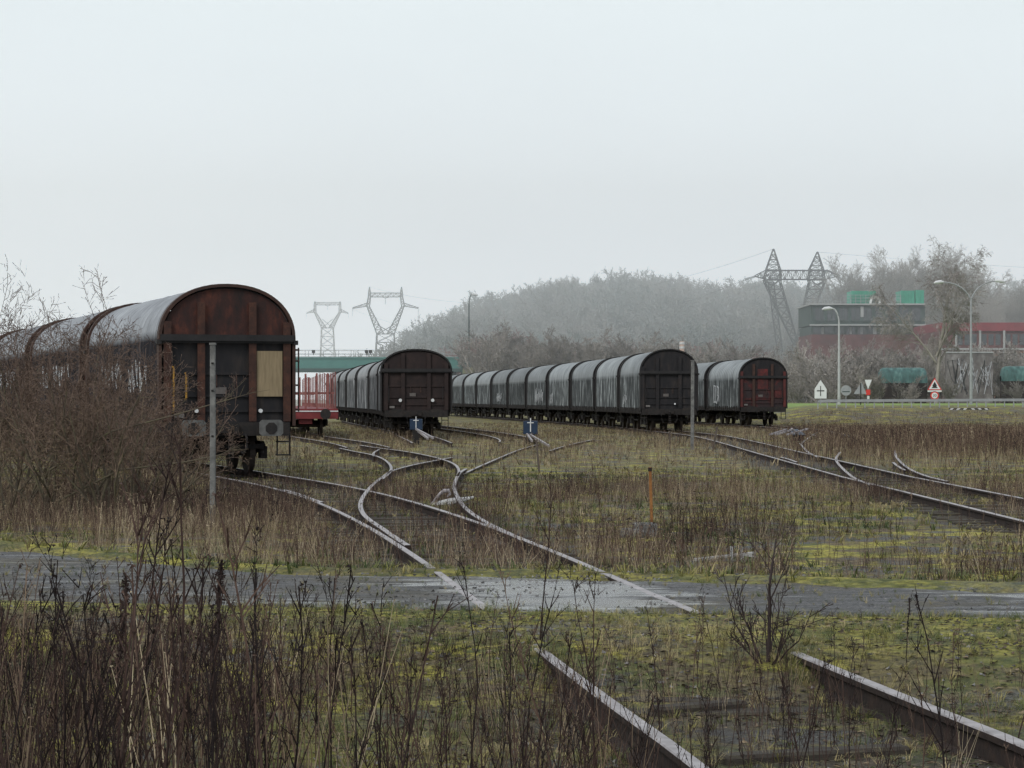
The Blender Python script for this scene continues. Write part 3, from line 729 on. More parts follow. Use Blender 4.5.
# row 2
X2 = [-4.33, -5.2, -6.42, -7.93, -9.4, -10.78, -12.2]
r2 = row(X2, 104, ['pale hooded wagon with dark brown end wall beside the red stakes']+[f'pale hooded wagon, {ordn[i]} in the row beside red stakes' for i in range(1, 7)],
         'brown', 'brown', 'hooded wagons in the row beside the red stake wagon', hw=1.6, zc=3.92, zb=2.95)
# row 4
X4 = [15.72, 14.55, 13.2]
r4 = row(X4, 144, ['grey hooded wagon with faded red end wall, furthest right of all wagons', 'grey hooded wagon hidden behind the red ended one', 'last grey hooded wagon behind the red ended one'],
         'red', 'black', 'hooded wagons in the right hand row', hw=1.52)
strokes(r4[0], [[(6.6, 1.5), (6.7, 2.4), (7.3, 2.5), (7.2, 1.9), (6.8, 1.9), (7.4, 1.4), (7.9, 1.5), (7.8, 2.5), (8.4, 2.55), (8.4, 1.45), (7.9, 1.5)]], .13, -1.56)

# red stake wagon
def stake_wagon(label, loc, rz):
    t = thing('stake_wagon', label, 'freight wagon', loc, rz, 'red stake wagons'); LB = 19.0
    mb = MB(); mb.b2((-1.45, 0, 1.12), (1.45, LB, 1.24)); mb.build('deck', M['deck_red'], t)
    mb = MB()
    for s in (-1, 1): mb.b2((s*1.42-.06, 0, .82), (s*1.42+.06, LB, 1.118)); mb.b2((s*1.50-.015, 0, 1.03), (s*1.50+.015, LB, 1.08))
    mb.b2((-.3, .1, .55), (.3, LB-.1, 1.1)); mb.build('side_sill', M['deck_red'], t)
    for s in (1, -1):
        Y2 = (lambda y: y) if s > 0 else (lambda y: LB-y)
        mb = MB(); mb.b2((-1.45, Y2(-.12), .78), (1.45, Y2(-.003), 1.22)); mb.build('headstock', M['deck_red'], t)
        mb = MB(); mb.b2((-1.46, Y2(-.15), 1.10), (1.46, Y2(-.123), 1.15)); mb.build('white_stripe', M['white_paint'], t)
        for x in (-.875, .875):
            b = MB(); b.tube([(x, Y2(-.12), 1.0), (x, Y2(-.5), 1.0)], .1, 10); b.tube([(x, Y2(-.5), 1.0), (x, Y2(-.55), 1.0)], .24, 16); b.build('buffer', M['under'], t)
        mb = MB()
        for k in range(6):
            x = -1.38+2.76*k/5
        mb.build('x', M['under'], t) if False else None
        yc = Y2(2.3); bg = MB()
        for sx in (-1, 1): bg.b2((sx*1.0-.05, yc-1.3, .45), (sx*1.0+.05, yc+1.3, .75))
        bg.b2((-1, yc-.2, .4), (1, yc+.2, .7)); bg.build('bogie_frame', M['under'], t)
        for a in (-.9, .9):
            w = MB(); w.tube([(-.9, yc+a, .46), (.9, yc+a, .46)], .075, 10)
            for sx in (-1, 1): w.tube([(sx*.69, yc+a, .46), (sx*.82, yc+a, .46)], .46, 22)
            w.build('wheelset', M['wheel'], t)
    rr = random.Random(4)
    for s in (-1, 1):
        for k in range(10):
            y = .5+k*(LB-1)/9
            mb = MB(); hgt = 2.92+rr.uniform(-.05, .05)
            mb.b2((s*1.36-.026, y-.06, 1.24), (s*1.36+.026, y+.06, hgt)); mb.b2((s*1.36-.04, y-.09, 1.24), (s*1.36+.04, y+.09, 1.45))
            q = mb.build('stake', M['stake_red'], t)
    # end gate of closely set stakes
    for k in range(5):
        mb = MB(); x = -1.0+2.0*k/4; mb.b2((x-.045, .02, 1.24), (x+.045, .12, 2.75+rr.uniform(-.06, .12))); mb.build('end_stake', M['stake_red'], t)
    mb = MB(); mb.b2((-1.3, .124, 1.9), (1.3, .16, 1.99)); mb.build('end_gate_bar', M['stake_red'], t)
    return t
sx_, sy_ = -9.33, 104.0
st = stake_wagon('red flat wagon with upright stakes, between the rusty wagon and the second row', (sx_, sy_, zr(sy_)), math.atan(.13))
dup(st, (sx_-.13*20.2, sy_+20.2, zr(sy_)), math.atan(.13), 'second red flat wagon with stakes, coupled behind the first one', 'red stake wagons')

# ------------------------------------------------------------------ bridge
def PX(px, Y): return (px-512)/F*Y
def PZ(py, Y): return (HOR-py)/F*Y+CZ
YB = 300.0
br = thing('footbridge', 'green steel bridge with railings crossing behind the wagons', 'bridge', (0, 0, 0))
mb = MB(); mb.b2((-75, YB, PZ(368, YB)), (PX(467, YB), YB+.5, PZ(357.5, YB))); mb.b2((-75, YB-.12, PZ(358.6, YB)), (PX(467, YB), YB-.002, PZ(357.2, YB))); mb.build('girder', M['green_steel'], br)
mb = MB(); mb.b2((-75, YB+.01, PZ(372, YB)), (PX(467, YB), YB+5, PZ(368.4, YB))); mb.build('deck', M['green_dark'], br)
mb = MB(); mb.b2((-75, YB+5.1, PZ(368, YB)), (PX(467, YB), YB+5.5, PZ(357.5, YB))); mb.build('girder', M['green_steel'], br)
for yy in (YB+.2, YB+5.3):
    mb = MB(); z0 = PZ(357.5, YB); z1 = PZ(350, YB)
    for z in (z1, (z0+z1)/2, z0+.15): mb.bar((-75, yy, z), (PX(467, YB), yy, z), .05)
    x = -75
    while x < PX(467, YB): mb.bar((x, yy, z0), (x, yy, z1), .06); x += 2.0
    mb.build('railing', M['galv'], br)
mb = MB(); 
for x in (PX(464, YB), PX(452, YB), -34, -66): 
    for yy in (YB+.8, YB+4.4): mb.tube([(x, yy, -.2), (x, yy, PZ(372, YB))], .45, 14)
mb.build('pier', M['conc_dark'], br)
mb = MB(); mb.b2((PX(462, YB), YB-.3, 0), (PX(471, YB), YB+5.8, PZ(359, YB))); mb.build('abutment', M['green_dark'], br)
for px in (313.5, 366.5, 370.5):
    t = thing('spotlight', {313.5: 'small dark spotlight on the bridge railing, leftmost', 366.5: 'small dark spotlight on the bridge railing, left one of the pair', 370.5: 'small dark spotlight on the bridge railing, right one of the pair'}[px], 'spotlight', (PX(px, YB), YB+.0, PZ(355, YB)))
    mb = MB(); mb.tube([(0, 0, 0), (0, 0, .35)], .05, 8); mb.build('bracket', M['under'], t)
    mb = MB(); mb.box((0, -.05, .45), (.42, .3, .34), rx=.3); mb.build('lamp_housing', M['under'], t)
# embankment
def bank():
    xs = np.linspace(PX(463, YB), 60, 60); prof = [(-22, -.5), (-14, .35), (-5, .85), (-1, 1), (7, 1), (12, .8), (26, -.5)]
    V = []
    for x in xs:
        H = float(np.interp(x, [-6.5, 0, 23, 34, 60], [6.6, 6.4, 5.6, 3.0, 1.0]))
        for (dy, k) in prof: V.append((x, YB+3+dy, H*k+(fbm(x*.3, dy*.3, 2)-.5)*.4))
    n = len(prof); i = np.arange(len(xs)-1)[:, None]*n+np.arange(n-1)[None, :]
    Fc = np.stack([i, i+n, i+n+1, i+1], -1).reshape(-1, 4)
    o = bpy.data.objects.new('embankment', raw_mesh('embankment', V, Fc, [M['bank']], smooth=True)); link(o); tag(o, kind='structure')
bank()
gr = thing('guard_rail', 'dark guard rail along the embankment road behind the middle wagon row', 'guard rail')
mb = MB()
hh = lambda x: float(np.interp(x, [-6.5, 0, 23, 34, 60], [6.6, 6.4, 5.6, 3.0, 1.0]))
for a in np.arange(-6, 30, 2.0): mb.bar((a, YB+1.9, hh(a)+.65), (a+2, YB+1.9, hh(a+2)+.65), .06, h=.3)
mb.build('beam', M['galv'], gr); mb = MB()
for a in np.arange(-6, 30, 2.0): mb.bar((a, YB+2, hh(a)-.1), (a, YB+2, hh(a)+.75), .1)
mb.build('post', M['galv'], gr)

# ------------------------------------------------------------------ pylons
def lattice(mb, P, w, n, cross=True, bw=.12):
    """square lattice mast along points P with half widths w at each"""
    for i in range(len(P)-1):
        a, b = Vector(P[i]), Vector(P[i+1]); wa, wb = w[i], w[i+1]; m = n[i]
        for k in range(m):
            t0, t1 = k/m, (k+1)/m
            p0, p1 = a.lerp(b, t0), a.lerp(b, t1); w0, w1 = wa+(wb-wa)*t0, wa+(wb-wa)*t1
            C = [(-1, -1), (1, -1), (1, 1), (-1, 1)]
            for j, (sx, sy) in enumerate(C):
                q0 = p0+Vector((sx*w0, sy*w0, 0)); q1 = p1+Vector((sx*w1, sy*w1, 0)); mb.bar(q0, q1, bw)
                nx, ny = C[(j+1) % 4]
                r1 = p1+Vector((nx*w1, ny*w1, 0)); r0 = p0+Vector((nx*w0, ny*w0, 0))
                if cross: mb.bar(q0, r1, bw*.6); mb.bar(r0, q1, bw*.6)
                mb.bar(q1, r1, bw*.6)
def truss(mb, a, b, ha, hb, da, db, n, bw=.12):
    a, b = Vector(a), Vector(b); d = (b-a).normalized(); u = Vector((-d.y, d.x, 0)).normalized()
    for k in range(n):
        t0, t1 = k/n, (k+1)/n; p0, p1 = a.lerp(b, t0), a.lerp(b, t1)
        h0, h1 = ha+(hb-ha)*t0, ha+(hb-ha)*t1; d0, d1_ = da+(db-da)*t0, da+(db-da)*t1
        for s in (-1, 1):
            l0, l1 = p0+u*s*d0, p1+u*s*d1_
            mb.bar(l0, l1, bw); mb.bar(l0+Vector((0, 0, h0)), l1+Vector((0, 0, h1)), bw)
            if k % 2: mb.bar(l0, l1+Vector((0, 0, h1)), bw*.6)
            else: mb.bar(l0+Vector((0, 0, h0)), l1, bw*.6)
            mb.bar(l1, l1+Vector((0, 0, h1)), bw*.5)
        mb.bar(p0+u*d0, p1-u*d1_, bw*.5)
def cat_pylon(label, px, Y, s, mt, arm_px, bw, rot=0.0):
    """cat-head pylon. s = half spacing scale in metres"""
    t = thing('pylon', label, 'pylon', (PX(px, Y), Y, 0), rot, 'high voltage pylons')
    z = lambda py: PZ(py, Y)
    return t, z
# P2
def pylonA(label, px, Y, rows, halves, mt, bw):
    """rows: pixel rows of peak, beam top, beam bottom, arm, waist, foot ; halves in px"""
    t = thing('pylon', label, 'pylon', (PX(px, Y), Y, 0), 0, 'high voltage pylons')
    z = {k: PZ(v, Y) for k, v in rows.items()}; k = Y/F; h = {a: b*k for a, b in halves.items()}
    mb = MB(); lattice(mb, [(0, 0, -1), (0, 0, z['waist'])], [h['foot'], h['body']], [9], bw=bw); mb.build('body', mt, t)
    for s in (-1, 1):
        mb = MB(); lattice(mb, [(s*h['body']*.6, 0, z['waist']), (s*h['elbow'], 0, z['arm'])], [h['body']*.42, h['leg']*.8], [6], bw=bw*.9)
        mb.bar((s*h['body']*.9, 0, z['waist']), (-s*h['body']*.9, 0, z['waist']+3*k*3), bw)
        mb.build('window_leg', mt, t)
        mb = MB(); lattice(mb, [(s*h['elbow'], 0, z['arm']), (s*h['top'], 0, z['bbot']), (s*h['top'], 0, z['btop'])], [h['leg'], h['leg']*.8, h['leg']*.7], [2, 1], bw=bw*.9)
        lattice(mb, [(s*h['top'], 0, z['btop']), (s*h['top'], 0, z['peak'])], [h['leg']*.7, .05], [2], bw=bw*.8); mb.build('horn', mt, t)
        mb = MB(); truss(mb, (s*h['elbow'], 0, z['arm']), (s*h['tip'], 0, z['tip']), 3.2*k, .2, 1.5*k, .1, 5, bw*.8); mb.build('cross_arm', mt, t)
        mb = MB(); 
        for j in range(6): mb.disc((s*h['tip'], 0, z['tip']-.25-.3*j), (0, 0, 1), .17, .08, 8)
        mb.build('insulator', M['insulator'], t)
    mb = MB(); truss(mb, (-h['top'], 0, z['bbot']), (h['top'], 0, z['bbot']), z['btop']-z['bbot'], z['btop']-z['bbot'], 1.2*k, 1.2*k, 12, bw*.8)
    mb.build('beam', mt, t)
    mb = MB()
    for a, b in ((-.25, 0), (.25, 0)): mb.bar((a*h['top'], 0, z['bbot']), (0, 0, z['bbot']-1.2*k), .12)
    for j in range(7): mb.disc((0, 0, z['bbot']-1.2*k-.15-.22*j), (0, 0, 1), .17, .08, 8)
    mb.build('insulator', M['insulator'], t)
    return t
pylonA('larger lattice pylon rising left of centre behind the bridge', 385.5, 600, dict(peak=287, btop=293, bbot=297, arm=306, tip=308.5, waist=334, foot=420), dict(foot=13, body=8.5, elbow=17.5, top=16, leg=1.6, tip=33), M['pylon'], .22)
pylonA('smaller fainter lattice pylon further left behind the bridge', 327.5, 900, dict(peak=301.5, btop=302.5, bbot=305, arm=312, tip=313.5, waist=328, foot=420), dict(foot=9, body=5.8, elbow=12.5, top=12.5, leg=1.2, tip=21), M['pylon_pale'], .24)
# P3: V tower
Y3 = 430.0; k3 = Y3/F
def P3(px, py, dy=0.0): return (PX(px, Y3)-PX(797, Y3), dy, PZ(py, Y3))
t = thing('pylon', 'dark wide armed pylon with two peaks in front of the wooded hill', 'pylon', (PX(797, Y3), Y3, 0), 0, 'high voltage pylons')
mb = MB(); lattice(mb, [(0, 0, -.5), P3(797, 345)], [1.5, 1.0], [5], bw=.16); mb.build('body', M['pylon'], t)
for (a, b, tx, ty) in ((797, 773, 773.5, 249), (797, 816, 817.5, 252)):
    s = -1 if b < 797 else 1
    mb = MB(); lattice(mb, [P3(797+s*.8, 345), P3(b+s*1.5, 280)], [.45, 1.5], [7], bw=.16)
    mb.build('window_leg', M['pylon'], t)
    mb = MB(); lattice(mb, [P3(b+s*.5, 281), P3(b, 270)], [1.5, 1.3], [2], bw=.16); lattice(mb, [P3(b, 270), P3(tx, ty)], [1.3, .08], [4], bw=.14); mb.build('horn', M['pylon'], t)
mb = MB(); lattice(mb, [P3(780, 352), P3(771, 282)], [.5, .5], [7], bw=.12); mb.build('window_leg', M['pylon'], t)
mb = MB(); truss(mb, P3(766, 279.5), P3(826, 279.5), 9*k3, 9*k3, 1.1, 1.1, 16, .15); mb.build('beam', M['pylon'], t)
for s, a, b in ((-1, 766, 755), (1, 826, 838)):
    mb = MB(); truss(mb, P3(a, 279), P3(b, 276.5), 9*k3, .2, 1.1, .1, 4, .14); mb.build('cross_arm', M['pylon'], t)
    mb = MB(); p, q = Vector(P3(b, 276.5)), Vector(P3(b+s*10, 279.5 if s < 0 else 284))
    for j in range(9): c = p.lerp(q, (j+.5)/9); mb.disc(c, (q-p), .22, .12, 8)
    mb.build('insulator', M['insulator'], t)
mb = MB()
for x0_, x1_ in ((766, 778), (812, 824)):
    mb.tube([P3(x0_+(x1_-x0_)*u, 281+3.5*math.sin(math.pi*u)) for u in np.linspace(0, 1, 9)], .14, 6)
mb.build('jumper_wire', M['insulator'], t)
# conductors
def cable(a, b, sag, label, r=.025):
    mb = MB(); a, b = Vector(a), Vector(b); P = []
    for i in range(25):
        u = i/24; p = a.lerp(b, u); p.z -= sag*4*u*(1-u); P.append(p)
    mb.tube(P, r, 4, cap=False); o = mb.build('power_cable', M['wire']); tag(o, label, 'cable', 'power cables')
def W3(px, py): return (PX(px, Y3), Y3, PZ(py, Y3))
def W2(px, py, Y=600): return (PX(px, Y), Y, PZ(py, Y))
cable(W3(745, 279.5), W2(352, 309), 9, 'faint power cable strung between the big pylon and the larger left pylon')
cable(W3(848, 284), (330, 640, 34), 6, 'faint power cable leaving the big pylon to the right')
cable(W3(773.5, 249), W2(370, 287), 7, 'faint topmost cable between the pylon peaks')
cable(W3(817.5, 252), (335, 640, 44), 6, 'faint topmost cable running right from the big pylon')

# ------------------------------------------------------------------ street lamps
def lamp(label, px, Y, zbase, ztop, arms, r=.09, mt='lamp_pole', group='street lamps'):
    t = thing('street_lamp', label, 'street lamp', (PX(px, Y), Y, zbase), 0, group)
    H = ztop-zbase; mb = MB()
    mb.tube([(0, 0, 0), (0, 0, H*.45), (0, 0, H*.86)], [r*1.3, r, r*.75], 10); mb.build('pole', M[mt], t)
    for s, ln, dz in arms:
        mb = MB(); P = [(0, 0, H*.86)]
        for i in range(1, 9):
            u = i/8; P.append((s*ln*(u**1.6), 0, H*.86+H*.14*math.sin(u*math.pi/2)*1.0+dz*u))
        mb.tube(P, r*.6, 8); mb.build('arm', M[mt], t)
        mb = MB(); e = Vector(P[-1]); mb.tube([e, e+Vector((s*.25, 0, .03)), e+Vector((s*.65, 0, -.02)), e+Vector((s*.85, 0, -.08))], [.07, .15, .14, .05], 10); mb.build('lamp_head', M['lamp_head'], t)
    return t
lamp('pale single arm street lamp in front of the green topped building', 839, 190, 1.2, PZ(308.5, 190), [(-1, .55, 0)], .10)
lamp('tall double arm street lamp near the birch at the right', 971, 195, 1.2, PZ(284.5, 195), [(-1, 2.3, .2), (1, 2.0, .3)], .10, 'galv')
lamp('tall thin street lamp on the embankment in front of the hill', 469, 302, 6.4, PZ(294.5, 302), [(1, .35, 0)], .10, 'conc_dark')

# ------------------------------------------------------------------ road signs
YS = 186.0; kS = YS/F
def sgn(name, label, px, Y, zb=1.25): return thing(name, label, 'road sign', (PX(px, Y), Y, zb))
def zz(py, Y=YS): return PZ(py, Y)-1.25
def poly_sign(t, pts, mt, name, y=-.05, th=.03):
    mb = MB(); mb.prism(pts, y, y+th); return mb.build(name, M[mt], t, bevel=0)
t = sgn('road_sign', 'pale pointed sign back with cross struts, leftmost of the road signs', 820.5, YS)
poly_sign(t, [(-6*kS, zz(398.5)), (6*kS, zz(398.5)), (6*kS, zz(389)), (0, zz(380)), (-6*kS, zz(389))], 'sign_back', 'panel')
mb = MB(); mb.tube([(0, .02, -.2), (0, .02, zz(383))], .04, 8); mb.build('post', M['galv'], t)
mb = MB(); mb.b2((-.3, -.065, zz(391.3)), (.3, -.052, zz(390.3))); mb.b2((-.03, -.07, zz(396)), (.03, -.052, zz(386))); mb.build('strut', M['sign_black'], t)
t = sgn('road_sign', 'round pale sign back beside the single arm lamp', 846, YS)
mb = MB(); mb.disc((0, -.03, zz(390.5)), (0, 1, 0), 5.2*kS, .03, 28); mb.build('panel', M['galv'], t)
mb = MB(); mb.tube([(0, .02, -.2), (0, .02, zz(386))], .035, 8); mb.build('post', M['galv'], t)
mb = MB(); mb.b2((-.3, -.065, zz(392)), (.3, -.05, zz(391.2))); mb.build('strut', M['conc_dark'], t)
t = sgn('road_sign', 'triangular sign back with a dark post between the round sign and the inverted triangle', 860.5, YS)
poly_sign(t, [(-7*kS, zz(394)), (6*kS, zz(394)), (1*kS, zz(382))], 'galv', 'panel')
mb = MB(); mb.tube([(0, -.09, -.2), (0, -.09, zz(383))], .04, 8); mb.build('post', M['sign_black'], t)
t = sgn('road_sign', 'white inverted triangle sign with a small red panel below', 868, YS+2)
poly_sign(t, [(-3.5*kS, zz(379.5)), (3.8*kS, zz(379.5)), (0, zz(389))], 'sign_back', 'panel')
poly_sign(t, [(-2.2*kS, zz(395)), (2.2*kS, zz(395)), (2.2*kS, zz(389.5)), (-2.2*kS, zz(389.5))], 'sign_red', 'lower_panel', -.07)
poly_sign(t, [(-1*kS, zz(399)), (1.4*kS, zz(399)), (1.4*kS, zz(396)), (-1*kS, zz(396))], 'sign_back', 'plate', -.06)
mb = MB(); mb.tube([(0, .02, -.2), (0, .02, zz(381))], .035, 8); mb.build('post', M['galv'], t)
t = sgn('road_sign', 'warning triangle with tree symbol above a round red ringed limit sign', 934.5, YS)
tri = lambda c, r: [(-r, c-r*.62), (r, c-r*.62), (0, c+r*1.1)]
poly_sign(t, tri(zz(385.5), 7.2*kS), 'sign_red', 'panel', -.05, .02)
poly_sign(t, tri(zz(385.6), 5.8*kS), 'sign_back', 'panel_face', -.062, .01)
poly_sign(t, [(-.25, zz(388)), (.25, zz(388)), (.12, zz(386)), (.2, zz(386)), (0, zz(381.5)), (-.2, zz(386)), (-.12, zz(386))], 'sign_black', 'tree_symbol', -.075, .01)
poly_sign(t, [(-7*kS, zz(391.8)), (7*kS, zz(391.8)), (7*kS, zz(390.4)), (-7*kS, zz(390.4))], 'sign_back', 'name_strip', -.06, .02)
mb = MB(); mb.disc((0, -.05, zz(395.5)), (0, 1, 0), 4.3*kS, .02, 26); mb.build('limit_disc', M['sign_red'], t)
mb = MB(); mb.disc((0, -.068, zz(395.5)), (0, 1, 0), 3.0*kS, .01, 26); mb.build('limit_face', M['sign_back'], t)
fc = bpy.data.curves.new('limit_number', 'FONT'); fc.body = '30'; fc.size = .32; fc.align_x = 'CENTER'; fc.align_y = 'CENTER'; fc.extrude = .004
fo_ = bpy.data.objects.new('tmp', fc); link(fo_); bpy.context.view_layer.update(); me_ = bpy.data.meshes.new_from_object(fo_.evaluated_get(bpy.context.evaluated_depsgraph_get())); bpy.data.objects.remove(fo_); fo = bpy.data.objects.new('limit_number', me_); link(fo); me_.materials.clear(); me_.materials.append(M['sign_black']); fo.parent = t; fo.location = (0, -.08, zz(395.5)); fo.rotation_euler = (R(90), 0, 0)
mb = MB(); mb.tube([(0, .02, -.3), (0, .02, zz(382))], .04, 8); mb.build('post', M['galv'], t)
# chevron board and guard rail
YC = 172.0
t = thing('chevron_board', 'white and dark chevron board beside the road at the right', 'road sign', (PX(969, YC), YC, 1.0))
w_ = 20*YC/F; z0, z1 = PZ(413.8, YC)-1.0, PZ(408.2, YC)-1.0
mb = MB(); mb.b2((-w_, 0, z0), (w_, .04, z1)); mb.build('panel', M['sign_black'], t)
for i in range(6):
    c = -w_+w_*2*(i+.5)/6; s = -1 if i < 3 else 1; mb = MB(); zm = (z0+z1)/2
    mb.prism([(c-s*.12, z0), (c+s*.14, zm), (c-s*.12, z1), (c-s*.02+s*.12-.0, z1), (c+s*.32, zm), (c+s*.10, z0)], -.02, -.004); mb.build('chevron', M['white_paint'], t)
mb = MB()
for x in (-1, 1): mb.b2((x-.04, .045, -.6), (x+.04, .12, z1))
mb.build('post', M['galv'], t)
t = thing('guard_rail', 'low pale guard rail along the road beyond the right hand field', 'guard rail', (0, 0, 0))
mb = MB(); zr_ = lambda x, y: float(gz(x, y, False))
A, B = (PX(818, 174), 174), (PX(1060, 176), 176); n = 26
for i in range(n):
    p = [A[0]+(B[0]-A[0])*i/n, A[1]+(B[1]-A[1])*i/n]; q = [A[0]+(B[0]-A[0])*(i+1)/n, A[1]+(B[1]-A[1])*(i+1)/n]
    mb.bar((p[0], p[1], zr_(*p)+.55), (q[0], q[1], zr_(*q)+.55), .05, h=.20)
mb.build('beam', M['galv'], t); mb = MB()
for i in range(n): 
    x = A[0]+(B[0]-A[0])*i/n; y = A[1]+(B[1]-A[1])*i/n+.06; mb.bar((x, y, zr_(x, y)-.1), (x, y, zr_(x, y)+.6), .08)
mb.build('post', M['galv'], t)
t = thing('chimney', 'pale orange banded chimney top behind the front of the middle row', 'chimney', (PX(682, 290), 290, 0))
mb = MB(); mb.tube([(0, 0, -1), (0, 0, PZ(341.5, 290))], [.5, .30], 18); mb.build('shaft', M['chimney'], t)
for py in (343.2, 347.5): mb = MB(); mb.disc((0, 0, PZ(py, 290)), (0, 0, 1), .36, .28, 18); mb.build('band', M['white_paint'], t)

# ------------------------------------------------------------------ buildings
YG = 320.0
def X_(px): return PX(px, YG)
def Z_(py): return PZ(py, YG)
t = thing('industrial_building', 'dark industrial building with red lower wall and green rooftop cabins', 'building')
mb = MB(); mb.b2((X_(811), YG, Z_(325)), (X_(925), YG+14, Z_(304))); mb.build('upper_wall', M['conc_dark'], t)
mb = MB(); mb.b2((X_(809.5), YG-.5, Z_(305)), (X_(926), YG+14.5, Z_(303.6))); mb.build('roof', M['conc_light'], t)
mb = MB(); mb.b2((X_(809.5), YG-.7, Z_(325.8)), (X_(926), YG-.002, Z_(324.4))); mb.build('ledge', M['conc_light'], t)
mb = MB(); mb.b2((X_(812), YG+.6, Z_(334.5)), (X_(925), YG+14, Z_(325.8))); mb.build('glazed_storey', M['conc_dark'], t)
mb = MB(); mb.b2((X_(811), YG, -.5), (X_(930), YG+14, Z_(334.5))); mb.build('red_wall', M['brick_red'], t)
for i in range(9):
    px = 815+i*12.1; w = MB(); w.b2((X_(px), YG-.03, Z_(320.5)), (X_(px+8.6), YG-.001, Z_(308))); f = w.build('window', M['glass_dark'], t)
    s = MB(); s.b2((X_(px)-.1, YG-.18, Z_(321.4)), (X_(px+8.6)+.1, YG-.0305, Z_(320.6))); s.b2((X_(px+4.1), YG-.06, Z_(320.5)), (X_(px+4.5), YG-.031, Z_(308))); q = s.build('window_frame', M['conc_dark'], t); q.parent = f
for i in range(10):
    px = 814+i*11; w = MB(); w.b2((X_(px), YG+.56, Z_(333.5)), (X_(px+9), YG+.598, Z_(327))); w.build('window', M['glass_dark'], t)
for px in (822, 850, 861, 873.5): 
    w = MB(); w.b2((X_(px), YG+.45, Z_(334)), (X_(px+(2.2 if px != 873.5 else 3.5)), YG+.55, Z_(327))); w.build('pale_shutter', M['conc_light'], t)
w = MB(); w.b2((X_(860.5), YG-.1, Z_(317)), (X_(863.5), YG-.04, Z_(306.5))); w.build('pale_panel', M['conc_light'], t)
for a, b, tp in ((852, 876.5, 290.8), (901.5, 915, 290.5), (916, 924.5, 290)):
    c = MB(); c.b2((X_(a), YG+.4, Z_(303.6)), (X_(b), YG+5, Z_(tp))); q = c.build('rooftop_cabin', M['cabin_green'], t)
    d = MB()
    for k in range(1, int((b-a)/3)): x = X_(a)+(X_(b)-X_(a))*k/int((b-a)/3); d.b2((x-.05, YG+.33, Z_(303.2)), (x+.05, YG+.399, Z_(tp+.6)))
    e = d.build('cladding_rib', M['cabin_green'], t); e.parent = q
d = MB()
d.prism([(X_(875)+5*.139*math.cos(math.pi*k/12)*1.1, Z_(303.4)+8*.139*math.sin(math.pi*k/12)) for k in range(13)], YG-.2, YG+.35); d.build('dome', M['sign_back'], t)
d = MB(); d.prism([(X_(875)+3*.139*math.cos(math.pi*k/12)*1.1, Z_(303.4)+5.2*.139*math.sin(math.pi*k/12)) for k in range(13)], YG-.22, YG-.205); d.build('dome_opening', M['conc_dark'], t)
mb = MB()
for py in (295, 298, 301): mb.bar((X_(811), YG+.2, Z_(py)), (X_(901), YG+.2, Z_(py)), .06)
for k in range(19): mb.bar((X_(811+5*k), YG+.2, Z_(303.8)), (X_(811+5*k), YG+.2, Z_(295)), .07)
mb.build('roof_railing', M['galv'], t)
# right hand shed
YH = 300.0
X5 = lambda p: PX(p, YH); Z5 = lambda p: PZ(p, YH)
t = thing('factory_shed', 'dark red factory hall with bright red fascia and concrete frame at the right edge', 'building')
mb = MB(); mb.b2((X5(940), YH, Z5(331)), (X5(1075), YH+20, Z5(322.5))); mb.build('fascia', M['paint_red'], t)
mb = MB(); mb.b2((X5(940), YH+.3, Z5(349)), (X5(1075), YH+20, Z5(331))); mb.build('upper_wall', M['brick_red'], t)
mb = MB(); mb.b2((X5(992), YH+.1, -.5), (X5(1075), YH+20, Z5(349))); mb.build('brick_wall', M['brick_orange'], t)
mb = MB(); mb.b2((X5(940), YH+.5, -.5), (X5(992), YH+20, Z5(349))); mb.build('lower_wall', M['brick_red'], t)
for px in (955, 979, 1003, 1027, 1051):
    mb = MB(); mb.b2((X5(px), YH-.15, 0 if px > 990 else Z5(349)), (X5(px+2), YH-.002, Z5(330.5))); mb.build('column', M['conc_light'], t)
mb = MB(); mb.b2((X5(940), YH-.1, Z5(350)), (X5(1075), YH+.09, Z5(348))); mb.build('beam', M['conc_light'], t)
for px in (958, 965, 972, 982, 989, 996, 1006, 1013, 1020, 1030, 1038):
    mb = MB(); mb.b2((X5(px), YH+.25, Z5(345)), (X5(px+5), YH+.298, Z5(334))); mb.build('window', M['glass_dark'], t)
for px in (1000, 1007, 1014, 1022, 1030):
    mb = MB(); mb.b2((X5(px-2), YH+.05, Z5(366)), (X5(px+3.5), YH+.098, Z5(353))); mb.build('window', M['glass_dark'], t)
t = thing('concrete_wall', 'tall pale concrete wall covered in graffiti behind the birch and double lamp', 'wall', (PX(969, 259), 259, 1.2))
kk = 259/F; wz = PZ(353, 259)-1.2
mb = MB(); mb.b2((-23*kk, 0, -.5), (24*kk, .6, wz)); mb.build('wall_panel', M['conc_wall'], t)
mb = MB(); mb.b2((-23.5*kk, -.08, wz), (24.5*kk, .68, wz+.15)); mb.build('coping', M['conc_light'], t)
for q in range(9):
    mb = MB(); x = -20*kk+q*4.6*kk; P = [(x+rg.uniform(-.3, 1.0), -.03, rg.uniform(.8, wz-.5)) for _ in range(9)]
    mb.tube([(p[0], -.012, p[2]) for p in P], .05, 4)
    mb.build('graffiti', M['graffiti'] if q % 3 else M['sign_black'], t)
